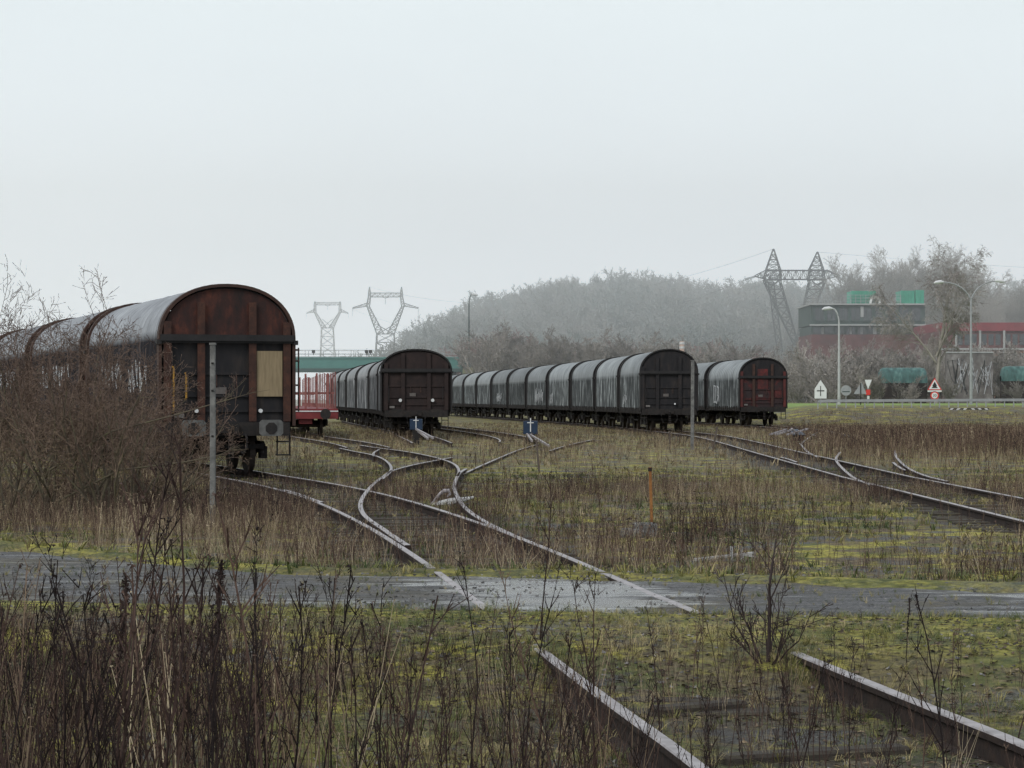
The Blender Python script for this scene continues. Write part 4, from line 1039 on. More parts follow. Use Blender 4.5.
# green hooded vehicles
def green_hood(label, pxa, pxb, Y, zg, top, split):
    t = thing('hooded_trailer', label, 'trailer', (PX((pxa+pxb)/2, Y), Y, zg), 0, 'green hooded trailers')
    L2 = (pxb-pxa)/2*Y/F; zt = PZ(top, Y)-zg; zs = PZ(split, Y)-zg
    V = []; n = 15; m = 41
    for i in range(m):
        u = -1+2*i/(m-1); x = u*L2; e = (1-abs(u)**14)**.5 if abs(u) < 1 else 0.0
        for j in range(n):
            a = math.pi*j/(n-1); V.append((x, 1.25-1.25*math.cos(a)*(.4+.6*e), zs+(zt-zs)*(math.sin(a)**.7)*(.35+.65*e)*(1+.012*math.sin(i*1.9))))
    i = np.arange(m-1)[:, None]*n+np.arange(n-1)[None, :]; Fc = np.stack([i, i+n, i+n+1, i+1], -1).reshape(-1, 4)
    o = bpy.data.objects.new('hood', raw_mesh('hood', V, Fc, [M['tarp_green']], smooth=True)); link(o); o.parent = t
    mb = MB(); mb.b2((-L2+.2, .05, .55), (L2-.2, 2.45, zs)); 
    for k in range(9): x = -L2+.3+(2*L2-.6)*k/8; mb.b2((x-.05, -.02, .6), (x+.05, .049, zs))
    mb.build('body', M['brown_panel'], t)
    for x in (-L2*.65, -L2*.4, L2*.5, L2*.75):
        mb = MB()
        for y in (.15, 2.35): mb.disc((x, y, .38), (0, 1, 0), .4, .28, 18)
        mb.build('wheelset', M['wheel'], t)
    mb = MB(); mb.b2((-L2+.3, .3, .45), (L2-.3, 2.2, .56)); mb.build('chassis', M['under'], t)
    return t
green_hood('teal hooded trailer parked left of the birch trunk', 880, 929, 250, 1.25, 367.5, 383)
green_hood('teal hooded trailer cut by the right picture edge', 1003, 1052, 250, 1.25, 366, 381)

# ------------------------------------------------------------------ posts, stakes and point levers
def sq_post(name, label, cat, px, py, top, wpx, mt, lean=(0, 0)):
    x, y, z = at(px, py); t = thing(name, label, cat, (x, y, z))
    H = PZ(top, y)-z; w = wpx*y/F; mb = MB(); n = 6
    vs = []
    for i in range(n):
        u = i/(n-1); zz_ = -.1+(H+.1)*u; k = w/2*(1-.06*u)
        vs += [(-k+lean[0]*u, -k, zz_), (k+lean[0]*u, -k, zz_), (k+lean[0]*u, k, zz_), (-k+lean[0]*u, k, zz_)]
    fs = [(0, 1, 2, 3), tuple(4*(n-1)+q for q in (3, 2, 1, 0))]+[(4*i+j, 4*i+(j+1) % 4, 4*i+4+(j+1) % 4, 4*i+4+j) for i in range(n-1) for j in range(4)]
    mb.add(vs, fs); mb.build('shaft', M[mt], t, bevel=w*.08)
    return t, H, w
t, H, w = sq_post('concrete_post', 'tall grey concrete post in front of the rusty wagon', 'post', 212.8, 527, 345, 5.5, 'concrete_post')
mb = MB(); mb.box((0, 0, H+.015), (w*1.15, w*1.15, .03)); mb.build('cap', M['concrete_post'], t)
for zq in (.5, .75, .9):
    mb = MB(); mb.tube([(-w*.2, -w*.6, H*zq), (w*.2, -w*.6, H*zq)], .012, 6); mb.build('wire_staple', M['under'], t)
t, H, w = sq_post('concrete_post', 'slim grey concrete post in front of the middle row front wagon', 'post', 692.2, 450, 361, 3.4, 'concrete_post', (.02, 0))
mb = MB(); mb.box((.02, 0, H+.015), (w*1.2, w*1.2, .03)); mb.build('cap', M['concrete_post'], t)
t, H, w = sq_post('marker_stake', 'rusty orange marker stake in the middle of the field', 'marker post', 652.3, 533, 467, 3.0, 'orange_rust', (-.03, 0))
mb = MB(); mb.box((-.03, 0, H-.03), (w*1.3, w*1.3, .05)); mb.build('cap', M['rail_side'], t)
x, y, z = at(645, 536)
o = MB(); o.box((0, 0, .06), (.28, .2, .22), rz=.3); b_ = o.build('concrete_block', M['concrete_post'], bevel=.02); b_.location = (x, y, z); tag(b_, 'small concrete block at the foot of the orange marker stake', 'block')
x, y, z = at(633, 537)
o = MB(); o.box((0, 0, .04), (.30, .2, .12), rz=-.2, ry=.1); b_ = o.build('concrete_block', M['concrete_post'], bevel=.02); b_.location = (x, y, z); tag(b_, 'flat concrete block left of the orange marker stake', 'block')
sq_post('wooden_stake', 'thin dark stake standing in the weeds below the right blue box', 'stake', 539.5, 472, 440, 2.0, 'dead_wood', (-.08, 0))
sq_post('wooden_stake', 'leaning dark stake right of the slim concrete post', 'stake', 712, 452, 427, 2.0, 'dead_wood', (.18, 0))
sq_post('wooden_stake', 'short dark stake in front of the middle row', 'stake', 670, 446, 431, 1.8, 'dead_wood', (-.02, 0))
def point_box(label, px, py, Y, wpx, hpx, top, rod):
    x = PX(px, Y); z = float(gz(x, Y)); t = thing('switch_stand', label, 'switch stand', (x, Y, z), 0, 'blue switch stand boxes')
    k = Y/F; zt = PZ(top, Y)-z; w = wpx*k; h = hpx*k
    mb = MB(); mb.b2((-w/2, 0, zt-h), (w/2, w*.7, zt)); mb.build('housing', M['blue_plate'], t, bevel=.02)
    mb = MB(); mb.b2((-w*.035, -.03, zt-h*.8), (w*.035, -.004, zt+h*.22)); mb.b2((-w*.22, -.034, zt-h*.16), (w*.22, -.031, zt-h*.09)); mb.build('white_cross', M['white_paint'], t)
    mb = MB(); mb.b2((-w*.3, .02, -.1), (w*.3, w*.6, zt-h)); mb.build('base', M['under'], t)
    for (a, b) in rod:
        mb = MB(); pa = (PX(a[0], Y-a[2])-x, -a[2], PZ(a[1], Y-a[2])-z); pb = (PX(b[0], Y-b[2])-x, -b[2], PZ(b[1], Y-b[2])-z)
        mb.bar(pa, pb, .07); mb.build('lever_rod', M['rail_head'], t)
    return t
point_box('blue switch box with white cross in front of the second wagon row', 416, 428, 92, 12.5, 11, 419, [((416, 429, .1), (433, 438, 8)), ((418, 431, .1), (428, 438.5, 8))])
point_box('blue switch box with white cross in front of the middle wagon row', 530.5, 434, 95, 14.5, 13.5, 421, [((530, 434.6, .1), (549, 446, 12)), ((527, 434, .1), (532, 441, 8))])
# white weighted lever at the turnout
x, y, z = at(445, 505)
t = thing('point_lever', 'white weighted point lever lying beside the turnout crossing', 'point lever', (x, y, z))
def LP(px, py, dz=None, yy=None):
    yy = yy or y; return (PX(px, yy)-x, yy-y, PZ(py, yy)-z)
mb = MB(); P = [LP(431, 505.5), LP(440, 503.5), LP(452, 502), LP(462, 500), LP(474, 497.2)]; W_ = [.02, .05, .075, .05, .02]
mb.tube(P, W_, 8); mb.build('arm', M['white_paint'], t)
mb = MB(); mb.tube([LP(431, 505), LP(436, 499), LP(440, 494), LP(444, 491), LP(448.5, 490.5), LP(450, 494), LP(447, 497)], [.02, .03, .03, .04, .035, .025, .015], 8); mb.build('hook', M['rail_head'], t)
mb = MB(); mb.tube([LP(433, 501), LP(431.5, 494)], .02, 6); mb.box(LP(440, 508), (.6, .35, .06)); mb.build('base_plate', M['rail_side'], t)
# blue tilted plate on the right tracks
x, y, z = at(800, 441); k = y/F
t = thing('switch_cover', 'blue tilted switch cover plate with pale bars on the right tracks', 'switch cover', (x, y, z+.22))
mb = MB(); mb.b2((-5*k, .2, -.3), (4*k, .7, .04)); mb.build('base', M['under'], t)
mb = MB(); mb.add([(-7*k, 0, .05), (6*k, 0, .05), (2.5*k, 1.6, 6.5*k), (-6*k, 1.6, 6.5*k), (-7*k, .06, .0), (6*k, .06, .0), (2.5*k, 1.66, 6.4*k), (-6*k, 1.66, 6.4*k)], [(0, 1, 2, 3), (7, 6, 5, 4), (0, 4, 5, 1), (1, 5, 6, 2), (2, 6, 7, 3), (3, 7, 4, 0)]); mb.build('plate', M['blue_plate'], t)
for a, b in (((-31, -2), (-12, 6.5)), ((-25, -3), (-8, 5.5)), ((-14, 1), (9, 7)), ((-9, 7.5), (-1, 2))):
    mb = MB(); mb.bar((a[0]*k, -.2, max(.06, a[1]*k)), (b[0]*k, .4, max(.06, b[1]*k)), .07); mb.build('bar', M['rail_head'], t)
# fallen signal boards
x, y, z = at(728, 563); k = y/F
t = thing('broken_crosspiece', 'pale broken timber crosspiece lying in the weeds beyond the road', 'timber')
t.location = (x, y, z)
mb = MB(); mb.bar((-35*k, 0, .03), (29*k, .1, .10), .035, h=.035); mb.build('long_board', M['pale_wood'], t, bevel=.006)
mb = MB(); mb.bar((3.5*k, -.05, -.03), (3*k, -.04, 17*k), .03); mb.build('upright', M['pale_wood'], t)
mb = MB(); mb.bar((15*k, -.05, -.03), (12*k, -.04, 15*k), .04); mb.build('upright', M['pale_wood'], t)
mb = MB(); mb.bar((6*k, -.03, .10), (28*k, -.04, .07), .018); mb.build('short_board', M['pale_wood'], t)
# old timbers in the foreground
for (pa, pb, lb) in (((722, 762), (905, 752), 'long dark rotten timber lying between the near rails'), ((655, 713), (742, 706), 'short dark timber lying in moss beside the near left rail'),
                     ((585, 513), (625, 523), 'short pale timber lying by the turnout tip'), ((497, 484), (515, 488), 'small timber lying beside the turnout rails')):
    if pa[0] == 585: pa, pb = (487, 543), (503, 551)
    if pa[0] == 497: pa, pb = (424, 540), (442, 541)
    a = Vector(at(*pa)); b = Vector(at(*pb)); mb = MB(); c = (a+b)/2
    mb.bar(a-c+Vector((0, 0, .03)), b-c+Vector((0, 0, .03)), .13, h=.10); o = mb.build('timber', M['sleeper'] if pa[1] > 700 else M['dead_wood'], bevel=.015); o.location = c-Vector((0, 0, .045 if pa[1] > 700 else 0)); tag(o, lb, 'timber')

# ------------------------------------------------------------------ vegetation toolkit
def seg_mesh(S, k=3, ribbon_below=None):
    """S: (n,8) p0,p1,r0,r1 -> verts, tris"""
    S = np.asarray(S, float); rng = np.random.default_rng(1)
    def prisms(S, k):
        if len(S) == 0: return np.zeros((0, 3)), np.zeros((0, 3), int)
        a, b = S[:, 0:3], S[:, 3:6]; d = b-a; L = np.linalg.norm(d, axis=1)[:, None]+1e-9; d = d/L
        ref = np.where(np.abs(d[:, 2:3]) < .9, np.array([[0, 0, 1.]]), np.array([[1., 0, 0]]))
        u = np.cross(d, ref); u /= np.linalg.norm(u, axis=1)[:, None]; w = np.cross(d, u)
        if k == 2:
            th = rng.uniform(0, math.pi, len(S))[:, None]; e = u*np.cos(th)+w*np.sin(th)
            r0, r1 = S[:, 6:7], S[:, 7:8]
            V = np.stack([a-e*r0, a+e*r0, b+e*r1, b-e*r1], 1).reshape(-1, 3); i = np.arange(len(S))[:, None]*4
            T = np.concatenate([i+np.array([[0, 1, 2]]), i+np.array([[0, 2, 3]])], 1).reshape(-1, 3); return V, T
        V = []
        for q, r in ((a, S[:, 6:7]), (b, S[:, 7:8])):
            for j in range(k):
                th = 2*math.pi*j/k; V.append(q+(u*math.cos(th)+w*math.sin(th))*r)
        V = np.stack(V, 1).reshape(-1, 3); i = np.arange(len(S))[:, None]*(2*k); T = []
        for j in range(k):
            j2 = (j+1) % k; T += [i+np.array([[j, j2, k+j2]]), i+np.array([[j, k+j2, k+j]])]
        return V, np.concatenate(T, 1).reshape(-1, 3)
    if ribbon_below is None: return prisms(S, k)
    m = np.maximum(S[:, 6], S[:, 7]) < ribbon_below
    V1, T1 = prisms(S[~m], k); V2, T2 = prisms(S[m], 2)
    return np.vstack([V1, V2]), np.vstack([T1, T2+len(V1)])

def grow(seed, L0, r0, levels, nch, ratio, ang, up, wob=.15, nseg=4, start=.3, rmin=.004, d0=(0, 0, 1), p0=(0, 0, 0)):
    rr = random.Random(seed); S = []
    def rec(p, d, L, r, lv):
        pts = [p]; dirs = [d]; rs = [r]; q = p; dd = d
        for i in range(nseg):
            dd = (dd+Vector((rr.gauss(0, wob), rr.gauss(0, wob), rr.gauss(0, wob)+up[min(lv, len(up)-1)]))).normalized()
            q = q+dd*(L/nseg); pts.append(q); dirs.append(dd); rs.append(max(rmin, r*(1-.75*(i+1)/nseg)))
        for i in range(nseg): S.append((*pts[i], *pts[i+1], rs[i], rs[i+1]))
        if lv+1 < levels:
            m = nch[lv] if not isinstance(nch[lv], tuple) else rr.randint(*nch[lv])
            for c in range(m):
                t = start+(1-start)*(c+rr.random()*.8)/m; f = min(t, .999)*nseg; i = int(f); fr = f-i
                pp = pts[i].lerp(pts[i+1], fr); a = R(ang[min(lv, len(ang)-1)]*rr.uniform(.6, 1.35)); az = rr.uniform(0, 2*math.pi)
                b = dirs[i+1]; u = b.orthogonal().normalized(); w = b.cross(u)
                nd = b*math.cos(a)+(u*math.cos(az)+w*math.sin(az))*math.sin(a)
                rec(pp, nd.normalized(), L*ratio[min(lv, len(ratio)-1)]*rr.uniform(.6, 1.2)*(1.15-.5*t), max(rmin, (rs[i]+(rs[i+1]-rs[i])*fr)*.62), lv+1)
    rec(Vector(p0), Vector(d0).normalized(), L0, r0, 0)
    return np.array(S)

def scatter(name, temps, P, scl, rng, mat_, label, tints=None, lean=.12, kind='stuff', wid=None, extra=None):
    """temps: list of (V,T). one merged mesh of all plants"""
    n = len(P); tid = rng.integers(0, len(temps), n); rot = rng.uniform(0, 2*math.pi, n)
    lx = rng.normal(0, lean, n); ly = rng.normal(0, lean, n)
    tint = rng.random(n) if tints is None else tints
    Vs, Ts, Tt = [], [], []; base = 0
    for k, (V, T) in enumerate(temps):
        idx = np.where(tid == k)[0]
        if len(idx) == 0: continue
        c, s = np.cos(rot[idx])[:, None], np.sin(rot[idx])[:, None]
        sc = scl[idx][:, None]
        x = (V[None, :, 0]*c-V[None, :, 1]*s)*sc; y = (V[None, :, 0]*s+V[None, :, 1]*c)*sc; z = V[None, :, 2]*sc
        x = x+lx[idx][:, None]*z; y = y+ly[idx][:, None]*z
        W = np.stack([x+P[idx, 0:1], y+P[idx, 1:2], z+P[idx, 2:3]], -1).reshape(-1, 3)
        TT = (T[None]+(np.arange(len(idx))*len(V))[:, None, None]).reshape(-1, 3)+base
        Vs.append(W.astype(np.float32)); Ts.append(TT.astype(np.int32)); Tt.append(np.repeat(tint[idx], len(V)).astype(np.float32)); base += len(W)
    me = raw_mesh(name, np.vstack(Vs), np.vstack(Ts), [mat_], tint=np.concatenate(Tt))
    o = bpy.data.objects.new(name, me); link(o); tag(o, label, kind=kind); return o

def leaves(rr, pts, size, n):
    """small crumpled leaf triangles hung around points -> V,T"""
    V, T = [], []
    for i in range(n):
        p = pts[rr.randrange(len(pts))]; s = size*rr.uniform(.5, 1.5)
        d1 = Vector((rr.gauss(0, 1), rr.gauss(0, 1), rr.gauss(0, 1)-.6)).normalized()*s; d2 = Vector((rr.gauss(0, 1), rr.gauss(0, 1), rr.gauss(0, 1))).normalized()*s*.5
        b = len(V); V += [tuple(Vector(p)), tuple(Vector(p)+d1*.6+d2), tuple(Vector(p)+d1)]; T.append((b, b+1, b+2))
    return np.array(V), np.array(T)
def join(*a):
    V, T, b = [], [], 0
    for v, t in a:
        if len(v) == 0: continue
        V.append(v); T.append(np.asarray(t)+b); b += len(v)
    return np.vstack(V), np.vstack(T)

# weed templates, unit height
def weed(seed, lod):
    rr = random.Random(seed)
    r = {0: .0052, 1: .007, 2: .012}[lod]; nt = {0: rr.randint(7, 15), 1: 5, 2: 3}[lod]
    S = []; p = Vector((0, 0, 0)); d = Vector((rr.gauss(0, .05), rr.gauss(0, .05), 1)).normalized(); pts = [p]; ns = {0: 6, 1: 3, 2: 2}[lod]
    for i in range(ns):
        d = (d+Vector((rr.gauss(0, .05), rr.gauss(0, .05), .05))).normalized(); q = p+d/ns; S.append((*p, *q, r*(1-.6*i/ns), r*(1-.6*(i+1)/ns))); p = q; pts.append(p)
    tips = []
    bushy = rr.random()
    for k in range(nt):
        t = rr.uniform(.35, .98); f = t*ns; i = min(int(f), ns-1); b = pts[i].lerp(pts[i+1], f-i); az = rr.uniform(0, 6.28); L = rr.uniform(.05, .20)*(1.25-t)*1.5
        e = b+Vector((math.cos(az)*.5*(.5+bushy*.6), math.sin(az)*.5*(.5+bushy*.6), .8)).normalized()*L
        S.append((*b, *e, r*.5, r*.3)); tips += [b.lerp(e, .5), e]
        if lod == 0:
            for _ in range(2):
                e2 = e+Vector((rr.gauss(0, .02), rr.gauss(0, .02), rr.uniform(.01, .05))); S.append((*b.lerp(e, .7), *e2, r*.35, r*.2)); tips.append(e2)
    v, t = seg_mesh(S, 3, ribbon_below=r*.55 if lod < 2 else 1)
    tips += [pts[-1]]*3
    A = leaves(rr, tips, {0: .012, 1: .032, 2: .055}[lod], {0: 40, 1: 9, 2: 4}[lod])
    if rr.random() < .6:
        B = leaves(rr, pts[1:], {0: .014, 1: .05, 2: .07}[lod], {0: 18, 1: 4, 2: 2}[lod]); return join((v, t), A, B)
    return join((v, t), A)
def stemclump(seed, lod):
    rr = random.Random(seed); S = []; tips = []
    for k in range({0: 7, 1: 5, 2: 4}[lod]):
        b = Vector((rr.gauss(0, .05), rr.gauss(0, .05), 0)); h = rr.uniform(.5, 1.0); e = b+Vector((rr.gauss(0, .12), rr.gauss(0, .12), h)); m = b.lerp(e, .55)+Vector((rr.gauss(0, .02), rr.gauss(0, .02), 0))
        r = {0: .0028, 1: .005, 2: .010}[lod]
        S += [(*b, *m, r, r*.8), (*m, *e, r*.8, r*.4)]; tips.append(e)
    return join(seg_mesh(S, 3, ribbon_below=.0001 if lod == 0 else 1), leaves(rr, tips, {0: .009, 1: .03, 2: .05}[lod], {0: 30, 1: 8, 2: 4}[lod]))
def spike(seed):
    """mullein / dock like spike with a knobbly dark head"""
    rr = random.Random(seed); S = []; p = Vector((0, 0, 0)); pts = [p]
    for i in range(6):
        q = p+Vector((rr.gauss(0, .012), rr.gauss(0, .012), 1/6)); S.append((*p, *q, .007, .006)); p = q; pts.append(p)
    hp = [pts[3].lerp(pts[6], rr.random()) for _ in range(30)]
    return join(seg_mesh(S, 4), leaves(rr, hp, .022, 330), leaves(rr, pts[:4], .03, 20))
def tuft(seed, nb, spread, w, curve=.5):
    rr = random.Random(seed); V, T = [], []
    for k in range(nb):
        az = rr.uniform(0, 6.28); b = Vector((rr.gauss(0, .06), rr.gauss(0, .06), -.03)); h = rr.uniform(.45, 1); o = Vector((math.cos(az), math.sin(az), 0)); s = Vector((-o.y, o.x, 0))*w
        m = b+o*spread*.35*h+Vector((0, 0, h*.6)); e = b+o*spread*h*rr.uniform(.6, 1.4)+Vector((0, 0, h*rr.uniform(.6, 1.0)*(1-curve*.3)))
        i = len(V); V += [tuple(b-s), tuple(b+s), tuple(m+s*.8), tuple(m-s*.8), tuple(e)]; T += [(i, i+1, i+2), (i, i+2, i+3), (i+3, i+2, i+4)]
    return np.array(V), np.array(T)

RNG = np.random.default_rng(42)
fieldA = fA
def near_rail(X, Y, w=.13):
    a = np.abs(X-fA(Y)); r = np.abs(a-.752) < w; b = np.abs(np.abs(X-fF(Y))-.752) < w
    return r | (b & (Y < 115))
def wedge(n, y0, y1, margin=.26, extra=1.5, power=1.0):
    """points uniformly over ground inside the viewing wedge plus a margin"""
    u = RNG.random(n); Y = np.sqrt(y0**2+(y1**2-y0**2)*u); X = (RNG.random(n)*2-1)*(margin*Y+extra); return X, Y
def density(X, Y):
    a = X/Y*F+512; nz = fbm(X*.55, Y*.45, 1); n2 = fbm(X*1.8, Y*1.5, 5)
    d = np.clip((nz-.45)*6, .05, 1)*np.clip((n2-.30)*2.8, .06, 1)
    near = Y < 17.2
    left = np.clip((430-a)/160, 0, 1)
    mid = np.clip((860-a)/300, 0, 1)*np.clip((a-330)/100, 0, 1)
    dn = np.where(near, left*np.clip(n2*1.9-.35, .12, 1.1)+mid*.62*np.clip(n2*1.9-.35, .05, 1.3)+.20*n2, d)
    # verge just beyond the road kept low
    fr = road_far(X); verge = np.clip((Y-fr)/1.6, 0, 1)
    dn = np.where(near, dn, dn*(.12+.88*verge))
    # right hand far field: thick tall weeds
    rf = sst(58, 75, Y)*sst(.10, .14, X/Y); dn = np.maximum(dn, rf*.95)
    # thicket base under the bush and round the post
    bb = ((a < 330) & (Y > 29) & (Y < 44) & (X < fA(Y)-1.2)); dn = np.where(bb, np.maximum(dn, .8*n2+.25), dn)
    mp_ = np.exp(-((X+.55)/.45)**2-((Y-11)/1.9)**2); dn = dn*(1-.8*mp_)
    inA = (np.abs(X-fA(Y)) < 3) & (Y > 22) & (Y < 27.5); dn = np.where(inA, np.maximum(dn, .5*n2+.2), dn)
    tr = (np.abs(X-fA(Y)) < 1.1) & (Y > 27.5); dn = np.where(tr, dn*.35, dn)
    for (cx_, cy_, r_, f_) in CLEAR: dn = np.where((np.abs(X-cx_) < r_) & (Y > cy_-f_) & (Y < cy_+.35), dn*.06, dn)
    return dn
CLEAR = []
for (px_, py_, r_, f_) in ((727, 563, .5, .9), (652, 534, .28, 1.6), (641, 537, .3, 1.6), (452, 505, .65, 2.2), (668, 536, .25, 1.5), (800, 441, 1.3, 8), (969, 416, 2.5, 20), (416, 432, .6, 12), (530, 440, .7, 12)):
    p_ = at(px_, py_); CLEAR.append((p_[0], p_[1], r_, f_))
def place(n, y0, y1, thr=None, **kw):
    X, Y = wedge(n, y0, y1, **kw); d = density(X, Y)
    keep = (RNG.random(n) < d) & ~on_road(X, Y) & ~near_rail(X, Y) & (Y > 3)
    # keep the wagons' footprints and rails free of tall stems
    X, Y = X[keep], Y[keep]; return X, Y
def P3d(X, Y): return np.stack([X, Y, gz(X, Y)-.02], -1)
def hfun(X, Y, base=.62):
    a = X/Y*F+512
    h = base*(.55+.75*fbm(X*.7, Y*.6, 8))
    lim = np.clip(CZ-(198+30*fbm(X*1.5, Y*.1, 40))*Y/F-gz(X, Y, False), .10, 2)
    hn = lim*(.75+.45*fbm(X*2.2, Y*2.2, 41)); h = h*(1-.5*sst(95, 150, Y)); h = np.where(Y < 17.4, np.where(a < 430, hn, np.minimum(hn*.9, h*.9)), h*.80)
    return h
W0 = [weed(i, 0) for i in range(14)]; W1 = [weed(i+50, 1) for i in range(12)]; W2_ = [weed(i+90, 2) for i in range(10)]
C0 = [stemclump(i, 0) for i in range(10)]; C1 = [stemclump(i+30, 1) for i in range(8)]; C2 = [stemclump(i+60, 2) for i in range(8)]
def tcol(X, Y, lo=.0, hi=1.0, sp=.25):
    return np.clip(lo+(hi-lo)*fbm(X*.5, Y*.35, 12)+RNG.normal(0, sp, len(X)), 0, 1)
# near foreground
X, Y = place(5000, 6.6, 17.2, extra=.8)
s = hfun(X, Y)*RNG.choice([.55, .75, .9, 1.0, 1.1, 1.45], len(X), p=[.2, .25, .22, .15, .12, .06])*RNG.uniform(.85, 1.15, len(X)); scatter('dry_weeds', W0, P3d(X, Y), s, RNG, M['weed'], 'tall dry brown weed stems in the foreground', tcol(X, Y, -.08, .5, .2), .09)
X, Y = place(2600, 6.8, 17.2, extra=.8)
s = hfun(X, Y)*RNG.uniform(.5, 1.2, len(X)); scatter('dry_stems', C0, P3d(X, Y), s, RNG, M['weed'], 'clumps of thin dry stems in the foreground', tcol(X, Y, .1, .9), .16)
# mid field
X, Y = place(52000, 20.5, 48)
s = hfun(X, Y, .60)*RNG.uniform(.45, 1.15, len(X)); scatter('dry_weeds', W1, P3d(X, Y), s, RNG, M['weed'], 'brown weeds covering the field between road and wagons', tcol(X, Y, -.1, .75, .2), .14)
X, Y = place(34000, 20.5, 48)
s = hfun(X, Y, .52)*RNG.uniform(.45, 1.15, len(X)); scatter('dry_stems', C1, P3d(X, Y), s, RNG, M['weed'], 'thin dry stems mixed through the middle field', tcol(X, Y, .25, 1.0), .2)
# far field
X, Y = place(140000, 46, 170)
rf = sst(58, 75, Y)*sst(.09, .13, X/Y)
s = hfun(X, Y, .62)*RNG.uniform(.45, 1.15, len(X))*(1+.35*rf); scatter('dry_weeds', W2_, P3d(X, Y), s, RNG, M['weed'], 'distant brown weeds around the parked wagons', tcol(X, Y, .0, .85, .22), .14)
X, Y = place(60000, 46, 170)
s = hfun(X, Y, .5)*RNG.uniform(.45, 1.1, len(X)); scatter('dry_stems', C2, P3d(X, Y), s, RNG, M['straw'], 'distant straw coloured stems around the tracks', tcol(X, Y, .1, 1.0), .2)
# grasses
G0 = [tuft(i, 12, .9, .012) for i in range(8)]; G1 = [tuft(i+20, 7, .9, .03) for i in range(6)]
n = 16000; X, Y = wedge(n, 6.2, 17.3, extra=.8); a = X/Y*F+512
k = (~on_road(X, Y)) & (~near_rail(X, Y, .06)) & (RNG.random(n) < np.clip(fbm(X*1.3, Y*1.3, 15)*2.2-.55, .04, 1)); X, Y = X[k], Y[k]
scatter('grass_tufts', G0, P3d(X, Y), RNG.uniform(.03, .15, len(X)), RNG, M['grass'], 'short green and straw grass in the foreground', np.clip(fbm(X*.8, Y*.8, 21)*1.5-.3+RNG.normal(0, .18, len(X)), 0, 1), .3)
n = 46000; X, Y = wedge(n, 20, 60); k = (~on_road(X, Y)) & (~near_rail(X, Y, .08)) & (RNG.random(n) < np.clip(fbm(X*.9, Y*.8, 16)*2.2-.6, .03, 1)+.5*np.exp(-((Y-road_far(X)-1)/1.0)**2)); X, Y = X[k], Y[k]
scatter('grass_tufts', G1, P3d(X, Y), RNG.uniform(.05, .20, len(X)), RNG, M['grass'], 'short grass over the middle field and road verge', np.clip(fbm(X*.5, Y*.4, 22)*1.5-.25+RNG.normal(0, .18, len(X))-.1*np.exp(-((Y-road_far(X)-1)/1.0)**2), 0, 1), .3)
n = 26000; X, Y = wedge(n, 60, 170); k = (~near_rail(X, Y, .1)) & (RNG.random(n) < np.clip(fbm(X*.4, Y*.25, 17)*2.2-.6, .05, 1)); X, Y = X[k], Y[k]
scatter('grass_tufts', G1, P3d(X, Y), RNG.uniform(.12, .34, len(X)), RNG, M['straw'], 'pale grass between the far tracks', RNG.random(len(X)), .3)
# tufts where the rails sink into the ground
n = 900; yy = RNG.choice([13.6, 17.25, 22.2], n)+RNG.normal(0, .35, n); X = fA(yy)+RNG.choice([-.752, .752], n)+RNG.normal(0, .10, n); k = ~on_road(X, yy) & ((yy > 13.1)); X, yy = X[k], yy[k]
scatter('grass_tufts', G0, P3d(X, yy), RNG.uniform(.05, .16, len(X)), RNG, M['grass'], 'grass growing over the buried rail ends', RNG.random(len(X)), .25)
# litter and gravel crumbs in the near ground
def crumb(seed):
    rr = random.Random(seed); a = [Vector((rr.gauss(0, 1), rr.gauss(0, 1), rr.gauss(0, .6))).normalized()*rr.uniform(.7, 1.2) for _ in range(4)]
    return np.array([tuple(v) for v in a]), np.array([(0, 1, 2), (0, 3, 1), (1, 3, 2), (0, 2, 3)])
M['gravel'] = mat('gravel', [(.04, .038, .036), (.10, .10, .10), (.22, .21, .21)], 5, .8, attr='tint')
n = 15000; X, Y = wedge(n, 6.2, 24, extra=.8); k = (RNG.random(n) < np.clip(fbm(X*.9, Y*.9, 25)*2.4-.75, .03, 1)); X, Y = X[k], Y[k]
Pz = P3d(X, Y); Pz[:, 2] = np.where(on_road(X, Y), g0(Y)+.158, Pz[:, 2]+.022)
scatter('gravel', [crumb(i) for i in range(6)], Pz, RNG.uniform(.006, .022, len(X)), RNG, M['gravel'], 'loose gravel stones', None, 0)

def leaf(seed):
    rr = random.Random(seed); a = rr.uniform(.3, .6)
    V = [(-1, 0, .1), (-.2, -a, .25+rr.uniform(-.2, .3)), (1, 0, rr.uniform(0, .5)), (-.1, a, .2+rr.uniform(-.2, .4))]
    return np.array(V), np.array([(0, 1, 2), (0, 2, 3)])
M['litter'] = mat('litter', [(.014, .009, .007), (.04, .026, .018), (.10, .07, .045), (.22, .17, .11)], 5, .8, attr='tint')
n = 26000; X, Y = wedge(n, 6.0, 17.2, extra=.8); k = RNG.random(n) < np.clip(fbm(X*1.6, Y*1.6, 45)*2.2-.5, .1, 1); X, Y = X[k], Y[k]
Pz = P3d(X, Y); Pz[:, 2] += .022
scatter('dead_leaves', [leaf(i) for i in range(8)], Pz, RNG.uniform(.008, .03, len(X)), RNG, M['litter'], 'dark dead leaves and twigs littering the near ground', RNG.random(len(X))**1.5, .1)
def rosette(seed):
    rr = random.Random(seed); V, T = [], []
    for k in range(9):
        az = 6.28*k/9+rr.uniform(-.3, .3); L = rr.uniform(.6, 1); u = Vector((math.cos(az), math.sin(az), 0)); w = Vector((-u.y, u.x, 0))*.2*L; i = len(V)
        V += [(0, 0, .02), tuple(u*L*.55+w+Vector((0, 0, .28))), tuple(u*L+Vector((0, 0, .12))), tuple(u*L*.55-w+Vector((0, 0, .25)))]; T += [(i, i+1, i+2), (i, i+2, i+3)]
    return np.array(V), np.array(T)
